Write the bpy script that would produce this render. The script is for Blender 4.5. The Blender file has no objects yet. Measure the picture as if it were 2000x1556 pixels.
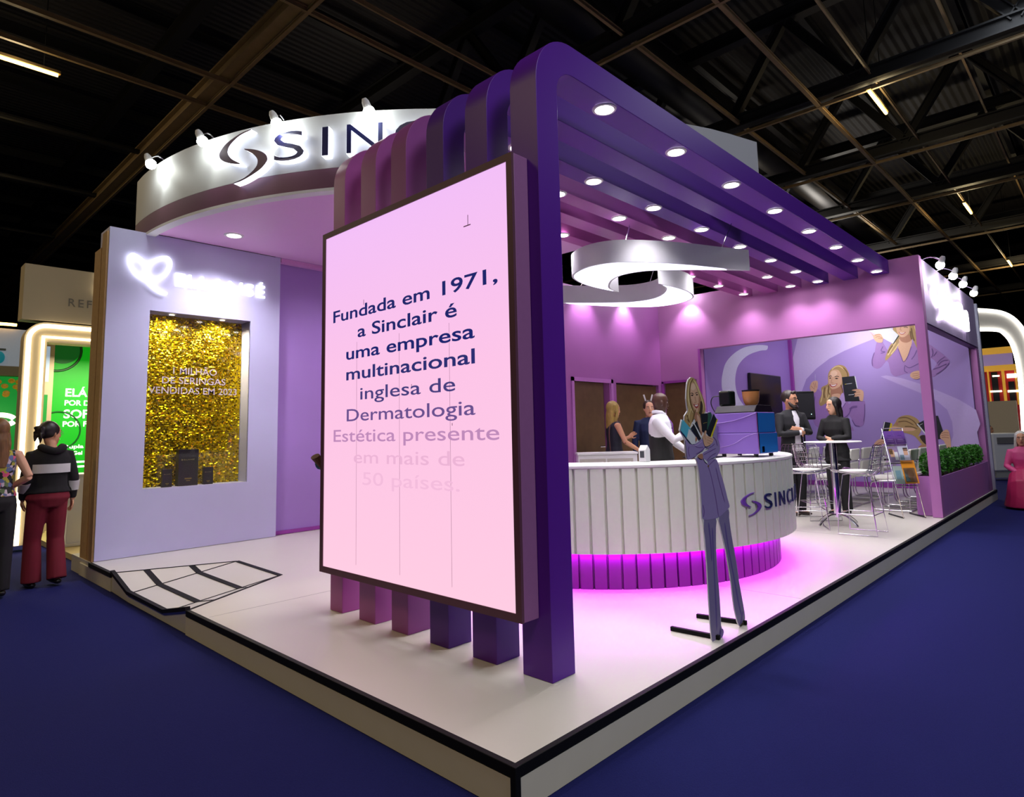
import bpy, bmesh, math, random
from mathutils import Vector, Matrix
from mathutils.geometry import tessellate_polygon
random.seed(7)
S = bpy.context.scene
COL = S.collection
PI = math.pi
# ------------------------------------------------------------------ camera
CAM = Vector((-1.82798921, -1.79238526, 1.26))
_F = Vector((0.72234596, 0.68270197, 0.11015599))
_R = Vector((0.68858784, -0.72476959, -0.02357583))
_U = Vector((-0.06374245, -0.09288198, 0.99363466))
FPX, CX, CY = 1237.3076, 1011.78, 705.78
cd = bpy.data.cameras.new('camera')
cd.sensor_width = 36.0
cd.sensor_fit = 'HORIZONTAL'
cd.lens = FPX / 2000 * 36
cd.shift_x = -(CX - 1000) / 2000
cd.shift_y = (CY - 778) / 2000
cd.clip_start = 0.05
cd.clip_end = 300
co = bpy.data.objects.new('camera', cd)
COL.objects.link(co)
M = Matrix((_R, _U, -_F)).transposed().to_4x4()
M.translation = CAM
co.matrix_world = M
S.camera = co
# ------------------------------------------------------------------ world, exposure
S.view_settings.view_transform = 'Standard'
S.view_settings.look = 'None'
S.view_settings.exposure = 0.92
S.view_settings.gamma = 1.0
S.view_settings.use_curve_mapping = False
w = bpy.data.worlds.new('hall_air')
S.world = w
w.use_nodes = True
w.node_tree.nodes['Background'].inputs[0].default_value = (0.30, 0.32, 0.40, 1)
w.node_tree.nodes['Background'].inputs[1].default_value = 0.05
S.cycles.max_bounces = 6
S.cycles.diffuse_bounces = 3
S.cycles.glossy_bounces = 3
S.cycles.transmission_bounces = 4
S.cycles.sample_clamp_indirect = 4.0
S.cycles.caustics_reflective = False
S.cycles.caustics_refractive = False


def area_light(name, loc, size, power, color, rot=(0, 0, 0), size_y=None):
    d = bpy.data.lights.new(name, 'AREA')
    d.energy = power
    d.color = color
    d.size = size
    if size_y:
        d.shape = 'RECTANGLE'
        d.size_y = size_y
    o = bpy.data.objects.new(name, d)
    o.location = loc
    o.rotation_euler = rot
    COL.objects.link(o)
    return o


def spot_light(name, loc, target, power, color, angle=70, blend=0.6, radius=0.04):
    d = bpy.data.lights.new(name, 'SPOT')
    d.energy = power
    d.color = color
    d.spot_size = math.radians(angle)
    d.spot_blend = blend
    d.shadow_soft_size = radius
    o = bpy.data.objects.new(name, d)
    o.location = loc
    o.rotation_euler = (Vector(target) - Vector(loc)).to_track_quat('-Z', 'Y').to_euler()
    COL.objects.link(o)
    return o


# unseen area lights added for the hall lighting, with uplights to brighten the roof
for (x, y, p, c) in ((-8, 7, 150, (1.0, .74, .36)), (-7, -4, 160, (1.0, .80, .48)), (0, -6.5, 380, (.86, .90, 1.0)),
                     (12, -2.2, 95, (.84, .90, .98)), (-3, 17, 200, (1.0, .84, .58)), (26, 6, 260, (1, .93, .82)), (20, 8, 150, (1, .9, .75)), (8, 14, 150, (1, .88, .7))):
    area_light('hall_fill_light', (x, y, 9.6), 3.0, p, c)
    area_light('roof_fill_uplight', (x, y, 8.6), 1.2, p * (.05 if x < 10 else .26), c, (PI, 0, 0))
for (x, y, z, p) in ((14.7, 1.75, 8.7, 40), (25.6, 1.55, 8.7, 60), (37, 1.5, 8.7, 60), (0, 13.7, 8.7, 25), (-.2, 20.2, 8.7, 25)):
    pl_ = bpy.data.lights.new('batten_glow', 'POINT')
    pl_.energy = p
    pl_.color = (1, .80, .45)
    pl_.shadow_soft_size = .3
    po_l = bpy.data.objects.new('batten_glow', pl_)
    po_l.location = (x, y, z)
    COL.objects.link(po_l)
# lights added to brighten the mural, unseen behind the header
for (x, y) in ((9.2, 1.8), (10.4, 1.8), (11.4, 1.8)):
    area_light('mural_fill_light', (x, y, 3.30), .25, 11.5, (1, .95, 1), (0, math.radians(-28), 0))

# ------------------------------------------------------------------ helpers


def s2l(c):
    return c / 12.92 if c <= 0.04045 else ((c + 0.055) / 1.055) ** 2.4


def rgb(r, g, b):
    return (s2l(r / 255), s2l(g / 255), s2l(b / 255), 1.0)


_mats = {}


def mat(name, c, rough=0.5, metal=0.0, noise=0.06, scale=30.0, bump=0.0, emit=0.0, ecol=None, spec=0.5, alpha=1.0, coat=0.0):
    """procedural principled material: colour with a little noise variation, optional bump and emission"""
    if name in _mats:
        return _mats[name]
    m = bpy.data.materials.new(name)
    m.use_nodes = True
    nt = m.node_tree
    b = nt.nodes['Principled BSDF']
    col = rgb(*c)
    b.inputs['Roughness'].default_value = rough
    b.inputs['Metallic'].default_value = metal
    b.inputs['Specular IOR Level'].default_value = spec
    b.inputs['Coat Weight'].default_value = coat
    tc = nt.nodes.new('ShaderNodeTexCoord')
    nz = nt.nodes.new('ShaderNodeTexNoise')
    nz.inputs['Scale'].default_value = scale
    nz.inputs['Detail'].default_value = 3
    nt.links.new(tc.outputs['Object'], nz.inputs['Vector'])
    cr = nt.nodes.new('ShaderNodeMix')
    cr.data_type = 'RGBA'
    cr.inputs[6].default_value = tuple(max(0, v * (1 - noise)) for v in col[:3]) + (1,)
    cr.inputs[7].default_value = tuple(min(1, v * (1 + noise)) for v in col[:3]) + (1,)
    nt.links.new(nz.outputs['Fac'], cr.inputs[0])
    nt.links.new(cr.outputs[2], b.inputs['Base Color'])
    if bump:
        bp = nt.nodes.new('ShaderNodeBump')
        bp.inputs['Strength'].default_value = bump
        bp.inputs['Distance'].default_value = 0.01
        nt.links.new(nz.outputs['Fac'], bp.inputs['Height'])
        nt.links.new(bp.outputs['Normal'], b.inputs['Normal'])
    if emit:
        b.inputs['Emission Color'].default_value = rgb(*(ecol or c))
        b.inputs['Emission Strength'].default_value = emit
    if alpha < 1:
        b.inputs['Alpha'].default_value = alpha
    _mats[name] = m
    return m


def emis(name, c, k):
    return mat(name, c, rough=0.6, emit=k, noise=0.0)


def wloc(o):
    v = Vector((0, 0, 0))
    while o is not None:
        v += o.location
        o = o.parent
    return v


class MB:
    """collects shapes; build() links them as ONE mesh object"""

    def __init__(s):
        s.v, s.f, s.m = [], [], []

    def add(s, vs, fs, m=0):
        o = len(s.v)
        s.v += [tuple(p) for p in vs]
        for f in fs:
            s.f.append(tuple(i + o for i in f))
            s.m.append(m)
        return s

    def box(s, x0, y0, z0, x1, y1, z1, m=0):
        vs = [(x, y, z) for x in (x0, x1) for y in (y0, y1) for z in (z0, z1)]
        return s.add(vs, [(0, 1, 3, 2), (4, 6, 7, 5), (0, 4, 5, 1), (2, 3, 7, 6), (0, 2, 6, 4), (1, 5, 7, 3)], m)

    def obox(s, c, ax, hx, hy, hz, m=0):
        """box about c with 3 axis vectors"""
        c = Vector(c)
        a, b, d = [Vector(q) for q in ax]
        vs = [c + a * (i * hx) + b * (j * hy) + d * (k * hz) for i in (-1, 1) for j in (-1, 1) for k in (-1, 1)]
        return s.add(vs, [(0, 1, 3, 2), (4, 6, 7, 5), (0, 4, 5, 1), (2, 3, 7, 6), (0, 2, 6, 4), (1, 5, 7, 3)], m)

    def rbox(s, c, rz, hx, hy, z0, z1, m=0):
        ca, sa = math.cos(rz), math.sin(rz)
        return s.obox((c[0], c[1], (z0 + z1) / 2), ((ca, sa, 0), (-sa, ca, 0), (0, 0, 1)), hx, hy, (z1 - z0) / 2, m)

    def prism(s, poly, ax, w0, w1, m=0, m2=None):
        f = {'z': lambda u, v, w: (u, v, w), 'x': lambda u, v, w: (w, u, v), 'y': lambda u, v, w: (u, w, v)}[ax]
        n = len(poly)
        vs = [f(u, v, w0) for u, v in poly] + [f(u, v, w1) for u, v in poly]
        tri = tessellate_polygon([[Vector((u, v, 0)) for u, v in poly]])
        fs = [tuple(t) for t in tri] + [tuple(i + n for i in reversed(t)) for t in tri]
        s.add(vs, fs, m)
        o = len(s.v) - 2 * n
        for i in range(n):
            j = (i + 1) % n
            s.f.append((o + i, o + j, o + n + j, o + n + i))
            s.m.append(m if m2 is None else m2)
        return s

    def tube(s, pts, r, n=10, m=0, closed=False, sx=1.0, ref=None):
        """tube through pts; r number or list, each entry may be (ru, rv)"""
        P = [Vector(p) for p in pts]
        k = len(P)
        R = r if isinstance(r, (list, tuple)) else [r] * k
        rings = []
        nrm = None
        for i in range(k):
            if closed:
                t = P[(i + 1) % k] - P[i - 1]
            else:
                t = P[min(i + 1, k - 1)] - P[max(i - 1, 0)]
            if t.length < 1e-9:
                t = Vector((0, 0, 1))
            t.normalize()
            if ref is not None:
                a = Vector(ref) - t * t.dot(Vector(ref))
                if a.length < 1e-4:
                    a = t.orthogonal()
            elif nrm is None:
                a = Vector((0, 0, 1)).cross(t)
                if a.length < 1e-3:
                    a = Vector((1, 0, 0)) - t * t.x
            else:
                a = nrm - t * t.dot(nrm)
                if a.length < 1e-5:
                    a = t.orthogonal()
            a.normalize()
            nrm = a
            b = t.cross(a)
            ru, rv = R[i] if isinstance(R[i], (list, tuple)) else (R[i], R[i])
            rings.append([P[i] + a * (math.cos(2 * PI * q / n) * ru * sx) + b * (math.sin(2 * PI * q / n) * rv) for q in range(n)])
        vs = [p for rg in rings for p in rg]
        fs = []
        last = k if closed else k - 1
        for i in range(last):
            j = (i + 1) % k
            for q in range(n):
                q2 = (q + 1) % n
                fs.append((i * n + q, i * n + q2, j * n + q2, j * n + q))
        if not closed:
            fs.append(tuple(range(n - 1, -1, -1)))
            fs.append(tuple((k - 1) * n + q for q in range(n)))
        return s.add(vs, fs, m)

    def lathe(s, prof, c=(0, 0, 0), n=24, m=0, a0=0.0, a1=2 * PI, axis='z'):
        full = abs(a1 - a0 - 2 * PI) < 1e-6
        cols = n if full else n + 1
        vs, fs = [], []
        k = len(prof)
        for i in range(cols):
            a = a0 + (a1 - a0) * i / n
            for r, z in prof:
                if axis == 'z':
                    p = (c[0] + r * math.cos(a), c[1] + r * math.sin(a), c[2] + z)
                elif axis == 'y':
                    p = (c[0] + r * math.cos(a), c[1] + z, c[2] + r * math.sin(a))
                else:
                    p = (c[0] + z, c[1] + r * math.cos(a), c[2] + r * math.sin(a))
                vs.append(p)
        for i in range(n):
            j = (i + 1) % cols
            for q in range(k - 1):
                fs.append((i * k + q, j * k + q, j * k + q + 1, i * k + q + 1))
        return s.add(vs, fs, m)

    def cyl(s, c, r, z0, z1, n=24, m=0, axis='z'):
        return s.lathe([(0.0001, z0), (r, z0), (r, z1), (0.0001, z1)], c, n, m, axis=axis)

    def ell(s, c, rx, ry, rz, n=14, k=9, m=0, rot=None):
        vs, fs = [], []
        for i in range(k + 1):
            th = PI * i / k
            for j in range(n):
                ph = 2 * PI * j / n
                p = Vector((rx * math.sin(th) * math.cos(ph), ry * math.sin(th) * math.sin(ph), rz * math.cos(th)))
                if rot is not None:
                    p = rot @ p
                vs.append(p + Vector(c))
        for i in range(k):
            for j in range(n):
                j2 = (j + 1) % n
                fs.append((i * n + j, (i + 1) * n + j, (i + 1) * n + j2, i * n + j2))
        return s.add(vs, fs, m)

    def build(s, name, mats, parent=None, smooth=None, bevel=None, recalc=True, seg=2):
        off = wloc(parent) if parent is not None else Vector((0, 0, 0))
        me = bpy.data.meshes.new(name)
        me.from_pydata([(p[0] - off.x, p[1] - off.y, p[2] - off.z) for p in s.v], [], s.f)
        if not isinstance(mats, (list, tuple)):
            mats = [mats]
        for q in mats:
            me.materials.append(q)
        if len(mats) > 1:
            me.polygons.foreach_set('material_index', s.m)
        bm = bmesh.new()
        bm.from_mesh(me)
        bmesh.ops.remove_doubles(bm, verts=bm.verts, dist=1e-5)
        if recalc:
            bmesh.ops.recalc_face_normals(bm, faces=bm.faces)
        bm.to_mesh(me)
        bm.free()
        if smooth:
            for p in me.polygons:
                p.use_smooth = True
            me.set_sharp_from_angle(angle=math.radians(smooth))
        o = bpy.data.objects.new(name, me)
        COL.objects.link(o)
        if parent is not None:
            o.parent = parent
        if bevel:
            b = o.modifiers.new('bevel', 'BEVEL')
            b.width = bevel
            b.segments = seg
            b.limit_method = 'ANGLE'
            b.angle_limit = math.radians(40)
        return o


def tag(o, label=None, cat=None, group=None, kind=None):
    for k, v in (('label', label), ('category', cat), ('group', group), ('kind', kind)):
        if v:
            o[k] = v
    return o


def thing(name, label, cat, loc=(0, 0, 0), rz=0.0, group=None):
    o = bpy.data.objects.new(name, None)
    o.empty_display_size = 0.1
    o.location = loc
    o.rotation_euler = (0, 0, rz)
    COL.objects.link(o)
    return tag(o, label, cat, group)


_kids = {}


def dup(root, loc, rz=None, label=None, group=None, parent=None):
    r = root.copy()
    COL.objects.link(r)
    if parent is None:
        r.location = loc
        if rz is not None:
            r.rotation_euler = (0, 0, rz)
    else:
        r.parent = parent
    if label:
        r['label'] = label
    if group:
        r['group'] = group
    for ch in list(root.children):
        dup(ch, None, parent=r)
    return r


def struct(o):
    o['kind'] = 'structure'
    return o


def arc(cx, cy, r, a0, a1, n=10):
    return [(cx + r * math.cos(math.radians(a0 + (a1 - a0) * i / n)), cy + r * math.sin(math.radians(a0 + (a1 - a0) * i / n))) for i in range(n + 1)]


def spline(pts, n=5, closed=False):
    """Catmull-Rom through pts (tuples of any length)"""
    k = len(pts)
    out = []
    rng = range(k) if closed else range(k - 1)
    for i in rng:
        if closed:
            a, b, c, d = pts[i - 1], pts[i], pts[(i + 1) % k], pts[(i + 2) % k]
        else:
            a, b, c, d = pts[max(i - 1, 0)], pts[i], pts[i + 1], pts[min(i + 2, k - 1)]
        for j in range(n):
            t = j / n
            out.append(tuple(0.5 * (2 * q + (r - p) * t + (2 * p - 5 * q + 4 * r - s_) * t * t + (3 * q - p - 3 * r + s_) * t ** 3)
                             for p, q, r, s_ in zip(a, b, c, d)))
    if not closed:
        out.append(tuple(pts[-1]))
    return out


def ray_to(px, py, ax, val):
    """the point where the sight line of a photograph pixel meets the real plane ax = val (used for tracing prints and signs)"""
    d = _F + _R * ((px - CX) / FPX) - _U * ((py - CY) / FPX)
    i = 'xyz'.index(ax)
    return CAM + d * ((val - CAM[i]) / d[i])


def at_depth(px, depth, py=830):
    return CAM + (_F + _R * ((px - CX) / FPX) - _U * ((py - CY) / FPX)) * depth


# ------------------------------------------------------------------ text
def text_verts(txt, off=0.0, extrude=0.0, spacing=1.0):
    cu = bpy.data.curves.new('t', 'FONT')
    cu.body = txt
    cu.size = 1.0
    cu.offset = off
    cu.extrude = extrude
    cu.resolution_u = 4
    cu.space_character = spacing
    o = bpy.data.objects.new('t', cu)
    COL.objects.link(o)
    dg = bpy.context.evaluated_depsgraph_get()
    me = bpy.data.meshes.new_from_object(o.evaluated_get(dg))
    vs = [tuple(v.co) for v in me.vertices]
    fs = [tuple(p.vertices) for p in me.polygons]
    bpy.data.objects.remove(o)
    bpy.data.curves.remove(cu)
    bpy.data.meshes.remove(me)
    return vs, fs


CAPH = 0.729


def add_text(mb, txt, place, width, cap, depth=0.004, m=0, off=0.0, spacing=1.0):
    """txt scaled to width x cap height; place(u, v, w) maps text plane (u right, v up, w out) to the world"""
    vs, fs = text_verts(txt, off, 0.5, spacing)
    v0, _ = text_verts(txt, 0.0, 0.5, spacing) if off else (vs, fs)
    x0 = min(v[0] for v in v0)
    x1 = max(v[0] for v in v0)
    sx = width / (x1 - x0)
    sy = cap / CAPH
    mb.add([place((v[0] - x0) * sx, v[1] * sy, (v[2] + 0.5) * depth) for v in vs], fs, m)
    return mb


def text_words(txt, place, width, cap, depth=0.004, off=0.0, spacing=1.0):
    """the line of text as one shape collector per word, laid out as a whole line"""
    vs, fs = text_verts(txt, off, 0.5, spacing)
    x0, x1 = min(v[0] for v in vs), max(v[0] for v in vs)
    sx, sy = width / (x1 - x0), cap / CAPH
    words = txt.split(' ')
    ends = []
    for i in range(len(words)):
        pv_, _ = text_verts(' '.join(words[:i + 1]), off, 0.5, spacing)
        ends.append(max(v[0] for v in pv_) + .08)
    out = [MB() for _ in words]
    owner = {}
    for f in fs:
        cxx = sum(vs[i][0] for i in f) / len(f)
        k = next((i for i, e_ in enumerate(ends) if cxx <= e_), len(words) - 1)
        idx = []
        for i in f:
            key = (k, i)
            if key not in owner:
                v = vs[i]
                out[k].v.append(tuple(place((v[0] - x0) * sx, v[1] * sy, (v[2] + 0.5) * depth)))
                owner[key] = len(out[k].v) - 1
            idx.append(owner[key])
        out[k].f.append(tuple(idx))
        out[k].m.append(0)
    return out
# ------------------------------------------------------------------ materials of the stand
PAL = dict(
    carpet=mat('navy carpet', (30, 33, 90), rough=0.95, noise=0.25, scale=220, bump=0.6, spec=0.1),
    deck=mat('white laminate deck', (208, 205, 194), rough=0.28, noise=0.03, scale=2.5, spec=0.45),
    skirt=mat('white melamine skirt', (212, 206, 188), rough=0.5, noise=0.04, scale=6),
    black=mat('black rubber edging', (12, 12, 14), rough=0.65, noise=0.2, scale=60, spec=.2),
    lav=mat('lavender painted panel', (196, 196, 232), rough=0.6, noise=0.03, scale=4),
    lav2=mat('violet painted panel', (166, 132, 206), rough=0.6, noise=0.03, scale=4),
    mauve=mat('mauve painted wall', (178, 112, 176), rough=0.6, noise=0.03, scale=4),
    mauve2=mat('deep mauve painted wall', (168, 96, 172), rough=0.6, noise=0.03, scale=4),
    plum=mat('plum baseboard', (150, 60, 160), rough=0.5),
    brown=mat('raw wood edge', (178, 142, 92), rough=0.7, noise=0.2, scale=20),
    white=mat('white painted panel', (214, 214, 216), rough=0.55, noise=0.02, scale=4),
    plumband=mat('plum band', (104, 64, 92), rough=0.45, noise=0.04),
    ceil=mat('pale stretched ceiling', (222, 172, 222), rough=0.5, noise=0.02),
    wood=mat('walnut veneer door', (104, 80, 52), rough=0.45, noise=0.3, scale=9),
    chrome=mat('polished chrome', (215, 215, 220), rough=0.12, metal=1.0, noise=0.02),
    blackp=mat('black plastic', (16, 17, 20), rough=0.35, noise=0.1),
    steel=mat('dark hall steel', (20, 20, 23), rough=0.6, noise=0.3, scale=3),
    steelw=mat('worn galvanised steel', (140, 118, 84), rough=0.5, noise=0.3, scale=5),
)
P = PAL
LED = emis('white led', (255, 250, 245), 14)
WARM = emis('warm fluorescent tube', (255, 196, 90), 9)

# ------------------------------------------------------------------ hall shell
struct(MB().box(-60, -60, -0.30, 80, 80, -0.175).build('floor', P['carpet']))
roofm = mat('dark metal roof deck', (34, 32, 35), rough=0.7, noise=0.4, scale=0.6)
nt = roofm.node_tree
wv = nt.nodes.new('ShaderNodeTexWave')
wv.bands_direction = 'Y'
wv.inputs['Scale'].default_value = 1.4
tcn = [n for n in nt.nodes if n.type == 'TEX_COORD'][0]
nt.links.new(tcn.outputs['Object'], wv.inputs['Vector'])
bpn = nt.nodes.new('ShaderNodeBump')
bpn.inputs['Strength'].default_value = 0.35
bpn.inputs['Distance'].default_value = 0.2
nt.links.new(wv.outputs['Fac'], bpn.inputs['Height'])
nt.links.new(bpn.outputs['Normal'], nt.nodes['Principled BSDF'].inputs['Normal'])
struct(MB().box(-60, -60, 12.5, 80, 80, 12.8).build('ceiling', roofm))
hw = mat('black hall wall', (26, 25, 28), rough=0.8, noise=0.3, scale=0.5)
struct(MB().box(79, -60, -.3, 80, 80, 12.6).build('wall_right', hw))
struct(MB().box(-60, 79, -.3, 80, 80, 12.6).build('wall_back', hw))
struct(MB().box(-60, -60, -.3, -59, 80, 12.6).build('wall_left', hw))
struct(MB().box(-60, -60, -.3, 80, -59, 12.6).build('wall_front', hw))

# hall steelwork: each member is an object of its own
_bn = [0]


def member(a, b, w, h, m, nm='ceiling_beam'):
    a, b = Vector(a), Vector(b)
    d = (b - a)
    L = d.length
    d.normalize()
    u = Vector((0, 0, 1)).cross(d)
    if u.length < 1e-3:
        u = Vector((1, 0, 0))
    u.normalize()
    v = d.cross(u)
    c = (a + b) / 2
    mb = MB()
    # I-section: web and two flanges
    mb.obox(c, (d, u, v), L / 2, w * 0.12, h / 2)
    mb.obox(c + v * (h / 2), (d, u, v), L / 2, w / 2, h * 0.07)
    mb.obox(c - v * (h / 2), (d, u, v), L / 2, w / 2, h * 0.07)
    _bn[0] += 1
    return struct(mb.build(nm, m))


# slim light-coloured cable trays seen as pale lines, running along X
for (y, z, w, mm) in ((11.7, 9.0, .16, 'steelw'), (13.0, 9.0, .13, 'steelw'), (8.3, 9.0, .12, 'steelw'), (7.42, 9.0, .07, 'steelw'),
                      (2.86, 9.0, .16, 'steelw'), (4.8, 9.2, .12, 'steelw'), (1.68, 9.3, .07, 'steelw'), (17.5, 9.3, .2, 'steel'), (22, 9.3, .3, 'steel'),
                      (28, 9.3, .3, 'steel'), (-6, 9.2, .2, 'steel'), (0.1, 9.6, .09, 'steelw'), (-2.2, 9.6, .12, 'steelw')):
    member((-20, y, z), (60, y, z), w * .55, .09, P[mm])
# purlins under the roof deck along X
for y in range(-12, 64, 3):
    member((-20, y + .4, 12.1), (60, y + .4, 12.1), .16, .3, P['steel'])
# trusses along Y: bottom chord, top chord, braces
for k, x in enumerate((3.36, 8.55, 13.9, 18.7, 23.4, 30, 38, 46)):
    mm = P['steelw'] if k in (0,) else P['steel']
    member((x, -16, 9.25), (x, 60, 9.25), .26, .30, mm)
    member((x, -16, 11.6), (x, 60, 11.6), .30, .34, P['steel'])
    if k >= 1 and x < 31:
        y = -10.0
        while y < 9:
            member((x, y, 9.35), (x, y + 1.5, 11.5), .2, .2, P['steel'], 'ceiling_brace')
            member((x, y + 3.0, 9.35), (x, y + 1.5, 11.5), .2, .2, P['steel'], 'ceiling_brace')
            y += 3.0
    member((x + .12, -16, 8.98), (x + .12, 60, 8.98), .07, .07, P['steelw'])
# fat ventilation duct along X
dm = mat('spiral duct', (34, 33, 36), rough=0.45, metal=.6, noise=.3, scale=2)
duct = MB().tube([(-10, 6.2, 10.6), (58, 6.2, 10.6)], .55, 20).build('ceiling_duct', dm, smooth=40)
struct(duct)


# fluorescent battens
def batten(i, x, y, label, z=8.9):
    t = thing('tube_light', label, 'light', (x, y, z), 0, 'fluorescent battens under the hall roof')
    MB().box(x - .78, y - .05, z + .03, x + .78, y + .05, z + .09).build('housing', P['steelw'], t)
    MB().tube([(x - .74, y, z), (x + .74, y, z)], .035, 10).build('tube', WARM, t)
    MB().tube([(x - .5, y, z + .09), (x - .5, y, 12.49)], .01, 6).build('hanger', P['steel'], t)
    MB().tube([(x + .5, y, z + .09), (x + .5, y, 12.49)], .01, 6).build('hanger', P['steel'], t)
    return t


batten(0, 14.7, 1.75, 'warm glowing tube light under the roof, largest on the right')
batten(1, 25.6, 1.55, 'warm glowing tube light under the roof, second largest on the right')
batten(2, 37.0, 1.50, 'small warm glowing tube light at the far right edge')
batten(3, 0.0, 13.7, 'long warm glowing tube light at the upper left corner')
batten(4, -0.2, 20.2, 'small warm tube light at the left edge')

# ------------------------------------------------------------------ platform
XE, YE = 12.75, 7.0
plat = thing('stand_platform', 'white raised stand platform with black edging on navy carpet', 'platform', (0, 0, -.175))
deck_poly = [(0, 0), (XE, 0), (XE, YE), (0.02, YE), (0.02, 5.40), (1.03, 4.97), (1.0, 3.95), (0, 3.37)]
MB().prism(deck_poly, 'z', -0.03, 0).build('deck', P['deck'], plat)
MB().prism([(.02, .02), (XE, .02), (XE, YE), (.02, YE), (.02, 5.40), (1.03, 4.97), (1.0, 3.95), (.02, 3.37)], 'z', -.174, -.031).build('carcass', P['skirt'], plat)
# skirts
for nm, b in (('skirt', (-.012, 0.0, -.172, .0, 3.37, -.045)), ('skirt', (.0, -.012, -.172, XE, .0, -.045)), ('skirt', (.008, 5.40, -.172, .02, 6.6, -.045))):
    MB().box(*b).build(nm, P['skirt'], plat)
# black corner guard and edging
MB().box(-.018, -.018, -.172, .012, .012, .004).build('corner_guard', P['black'], plat, bevel=.003)
e = MB().box(-.016, -.016, -.040, .014, 3.37, .003)
e.box(0, 5.40, -.040, .034, 6.2, .003)
e.box(0, -.016, -.040, XE, .014, .003)
e.build('edge_strip', P['black'], plat, bevel=.003)
# ramp with two flares
rz = -.10
ramp = MB()
A, B = (1.03, 4.97, 0.001), (1.0, 3.95, 0.001)
Cc, D = (0.0, 4.80, rz), (0.0, 3.86, rz)
ramp.add([A, B, D, Cc], [(0, 1, 2, 3)])
ramp.add([A, Cc, (0.02, 5.40, 0)], [(0, 1, 2)])
ramp.add([B, D, (0.0, 3.37, 0)], [(0, 1, 2)])
ramp.add([Cc, D, (0, 3.86, -.172), (0, 4.80, -.172)], [(0, 1, 2, 3)])
ramp.add([(0.02, 5.40, 0), Cc, (0, 4.80, -.172), (0.02, 5.40, -.172)], [(0, 1, 2, 3)])
ramp.add([(0, 3.37, 0), D, (0, 3.86, -.172), (0, 3.37, -.172)], [(0, 1, 2, 3)])
rp = ramp.build('access_ramp', P['deck'], plat, recalc=False)
tape = MB()


def strip(mb, p, q, wd, h=.004):
    p, q = Vector(p), Vector(q)
    d = (q - p).normalized()
    u = Vector((0, 0, 1)).cross(d).normalized()
    v = d.cross(u)
    mb.obox((p + q) / 2 + v * h * .4, (d, u, v), (q - p).length / 2, wd / 2, h / 2)


def lerp(a, b, t):
    return tuple(x + (y - x) * t for x, y in zip(a, b))


strip(tape, A, B, .045)
strip(tape, A, (0.02, 5.40, 0), .022)
strip(tape, B, (0, 3.37, 0), .022)
strip(tape, A, Cc, .02)
strip(tape, B, D, .02)
strip(tape, lerp(A, Cc, .38), lerp(B, D, .38), .055)
strip(tape, lerp(A, Cc, .74), lerp(B, D, .74), .055)
strip(tape, lerp(A, Cc, .38), lerp(A, (0.02, 5.40, 0), .38), .055)
strip(tape, lerp(A, Cc, .74), lerp(A, (0.02, 5.40, 0), .74), .055)
strip(tape, lerp(B, D, .38), lerp(B, (0, 3.37, 0), .38), .02)
strip(tape, lerp(B, D, .74), lerp(B, (0, 3.37, 0), .74), .02)
strip(tape, (0.02, 5.40, 0), Cc, .036, .03)
strip(tape, Cc, D, .036, .03)
strip(tape, D, (0, 3.37, 0), .036, .03)
tape.build('black_tape', P['black'], rp)
# seam lines in the laminate
sm = MB()
for x in (3.05, 6.1, 9.15):
    sm.box(x - .002, .03, 0, x + .002, 6.1, .0006)
sm.box(.03, 3.05 - .002, 0, XE, 3.05 + .002, .0006)
sm.build('deck_seam', mat('grey seam', (120, 118, 116)), plat)

# ------------------------------------------------------------------ stand walls
# left sign wall with a recessed niche (x .05-2.035, front y 6.2)
yW, yB = 6.20, 6.62
wl = MB()
wl.box(.05, yW, .004, .484, yB - .06, 3.65)
wl.box(1.65, yW, .0045, 2.035, yB - .06, 3.65)
wl.box(.484, yW, .0045, 1.65, yB - .06, .72)
wl.box(.484, yW, 2.75, 1.65, yB - .06, 3.65)
wl.box(.484, 6.46, .72, 1.65, yB - .06, 2.75)
o = struct(wl.build('wall_left', P['lav']))
o.name = 'wall_left.001'
ed = MB().box(.03, 6.215, -.02, .0495, 6.40, 3.60).box(.03, 6.43, -.02, .0495, 6.70, 3.45)
ed.box(.035, 6.40, -.02, .0495, 6.43, 3.5)
struct(ed.build('trim_1', P['brown']))
# recessed violet wall and its plum baseboard
struct(MB().box(2.036, 6.31, .0045, 4.75, 6.45, 3.70).build('wall_back', P['lav2']))
struct(MB().box(2.036, 6.29, .0045, 4.75, 6.309, .05).build('baseboard_back', P['plum']))
# storage block: side wall x 4.75 and front wall y 4.123 with two door openings
struct(MB().box(4.75, 4.30, .0045, 4.90, 6.45, 3.50).build('wall_side', P['mauve2']))
wb = MB()
wb.box(4.75, 4.123, .0045, 5.648, 4.24, 3.47)
wb.box(6.55, 4.123, .0045, 6.74, 4.24, 2.02)
wb.box(8.05, 4.123, .0045, 8.153, 4.24, 2.02)
wb.box(5.648, 4.123, 2.02, 8.153, 4.24, 3.47)
struct(wb.build('wall_back', P['mauve2']))
tr = MB()
for x in (5.60, 6.61):
    tr.box(x - .03, 4.105, .0045, x + .03, 4.124, 2.06)
tr.box(5.57, 4.105, 2.0, 6.64, 4.124, 2.06)
struct(tr.build('trim_2', mat('pink door frame', (190, 120, 196), rough=.5)))
for i, (x0, x1) in enumerate(((5.67, 6.45), (6.76, 8.04))):
    d = struct(MB().box(x0, 4.17, .01, x1, 4.21, 2.0).build('door_%d' % (i + 1), P['wood'], bevel=.003))
    MB().tube([(x1 - .09, 4.17, 1.0), (x1 - .09, 4.12, 1.0), (x1 - .21, 4.12, 1.0)], .012, 8).build('door_handle', P['chrome'], d, smooth=40)
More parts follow.
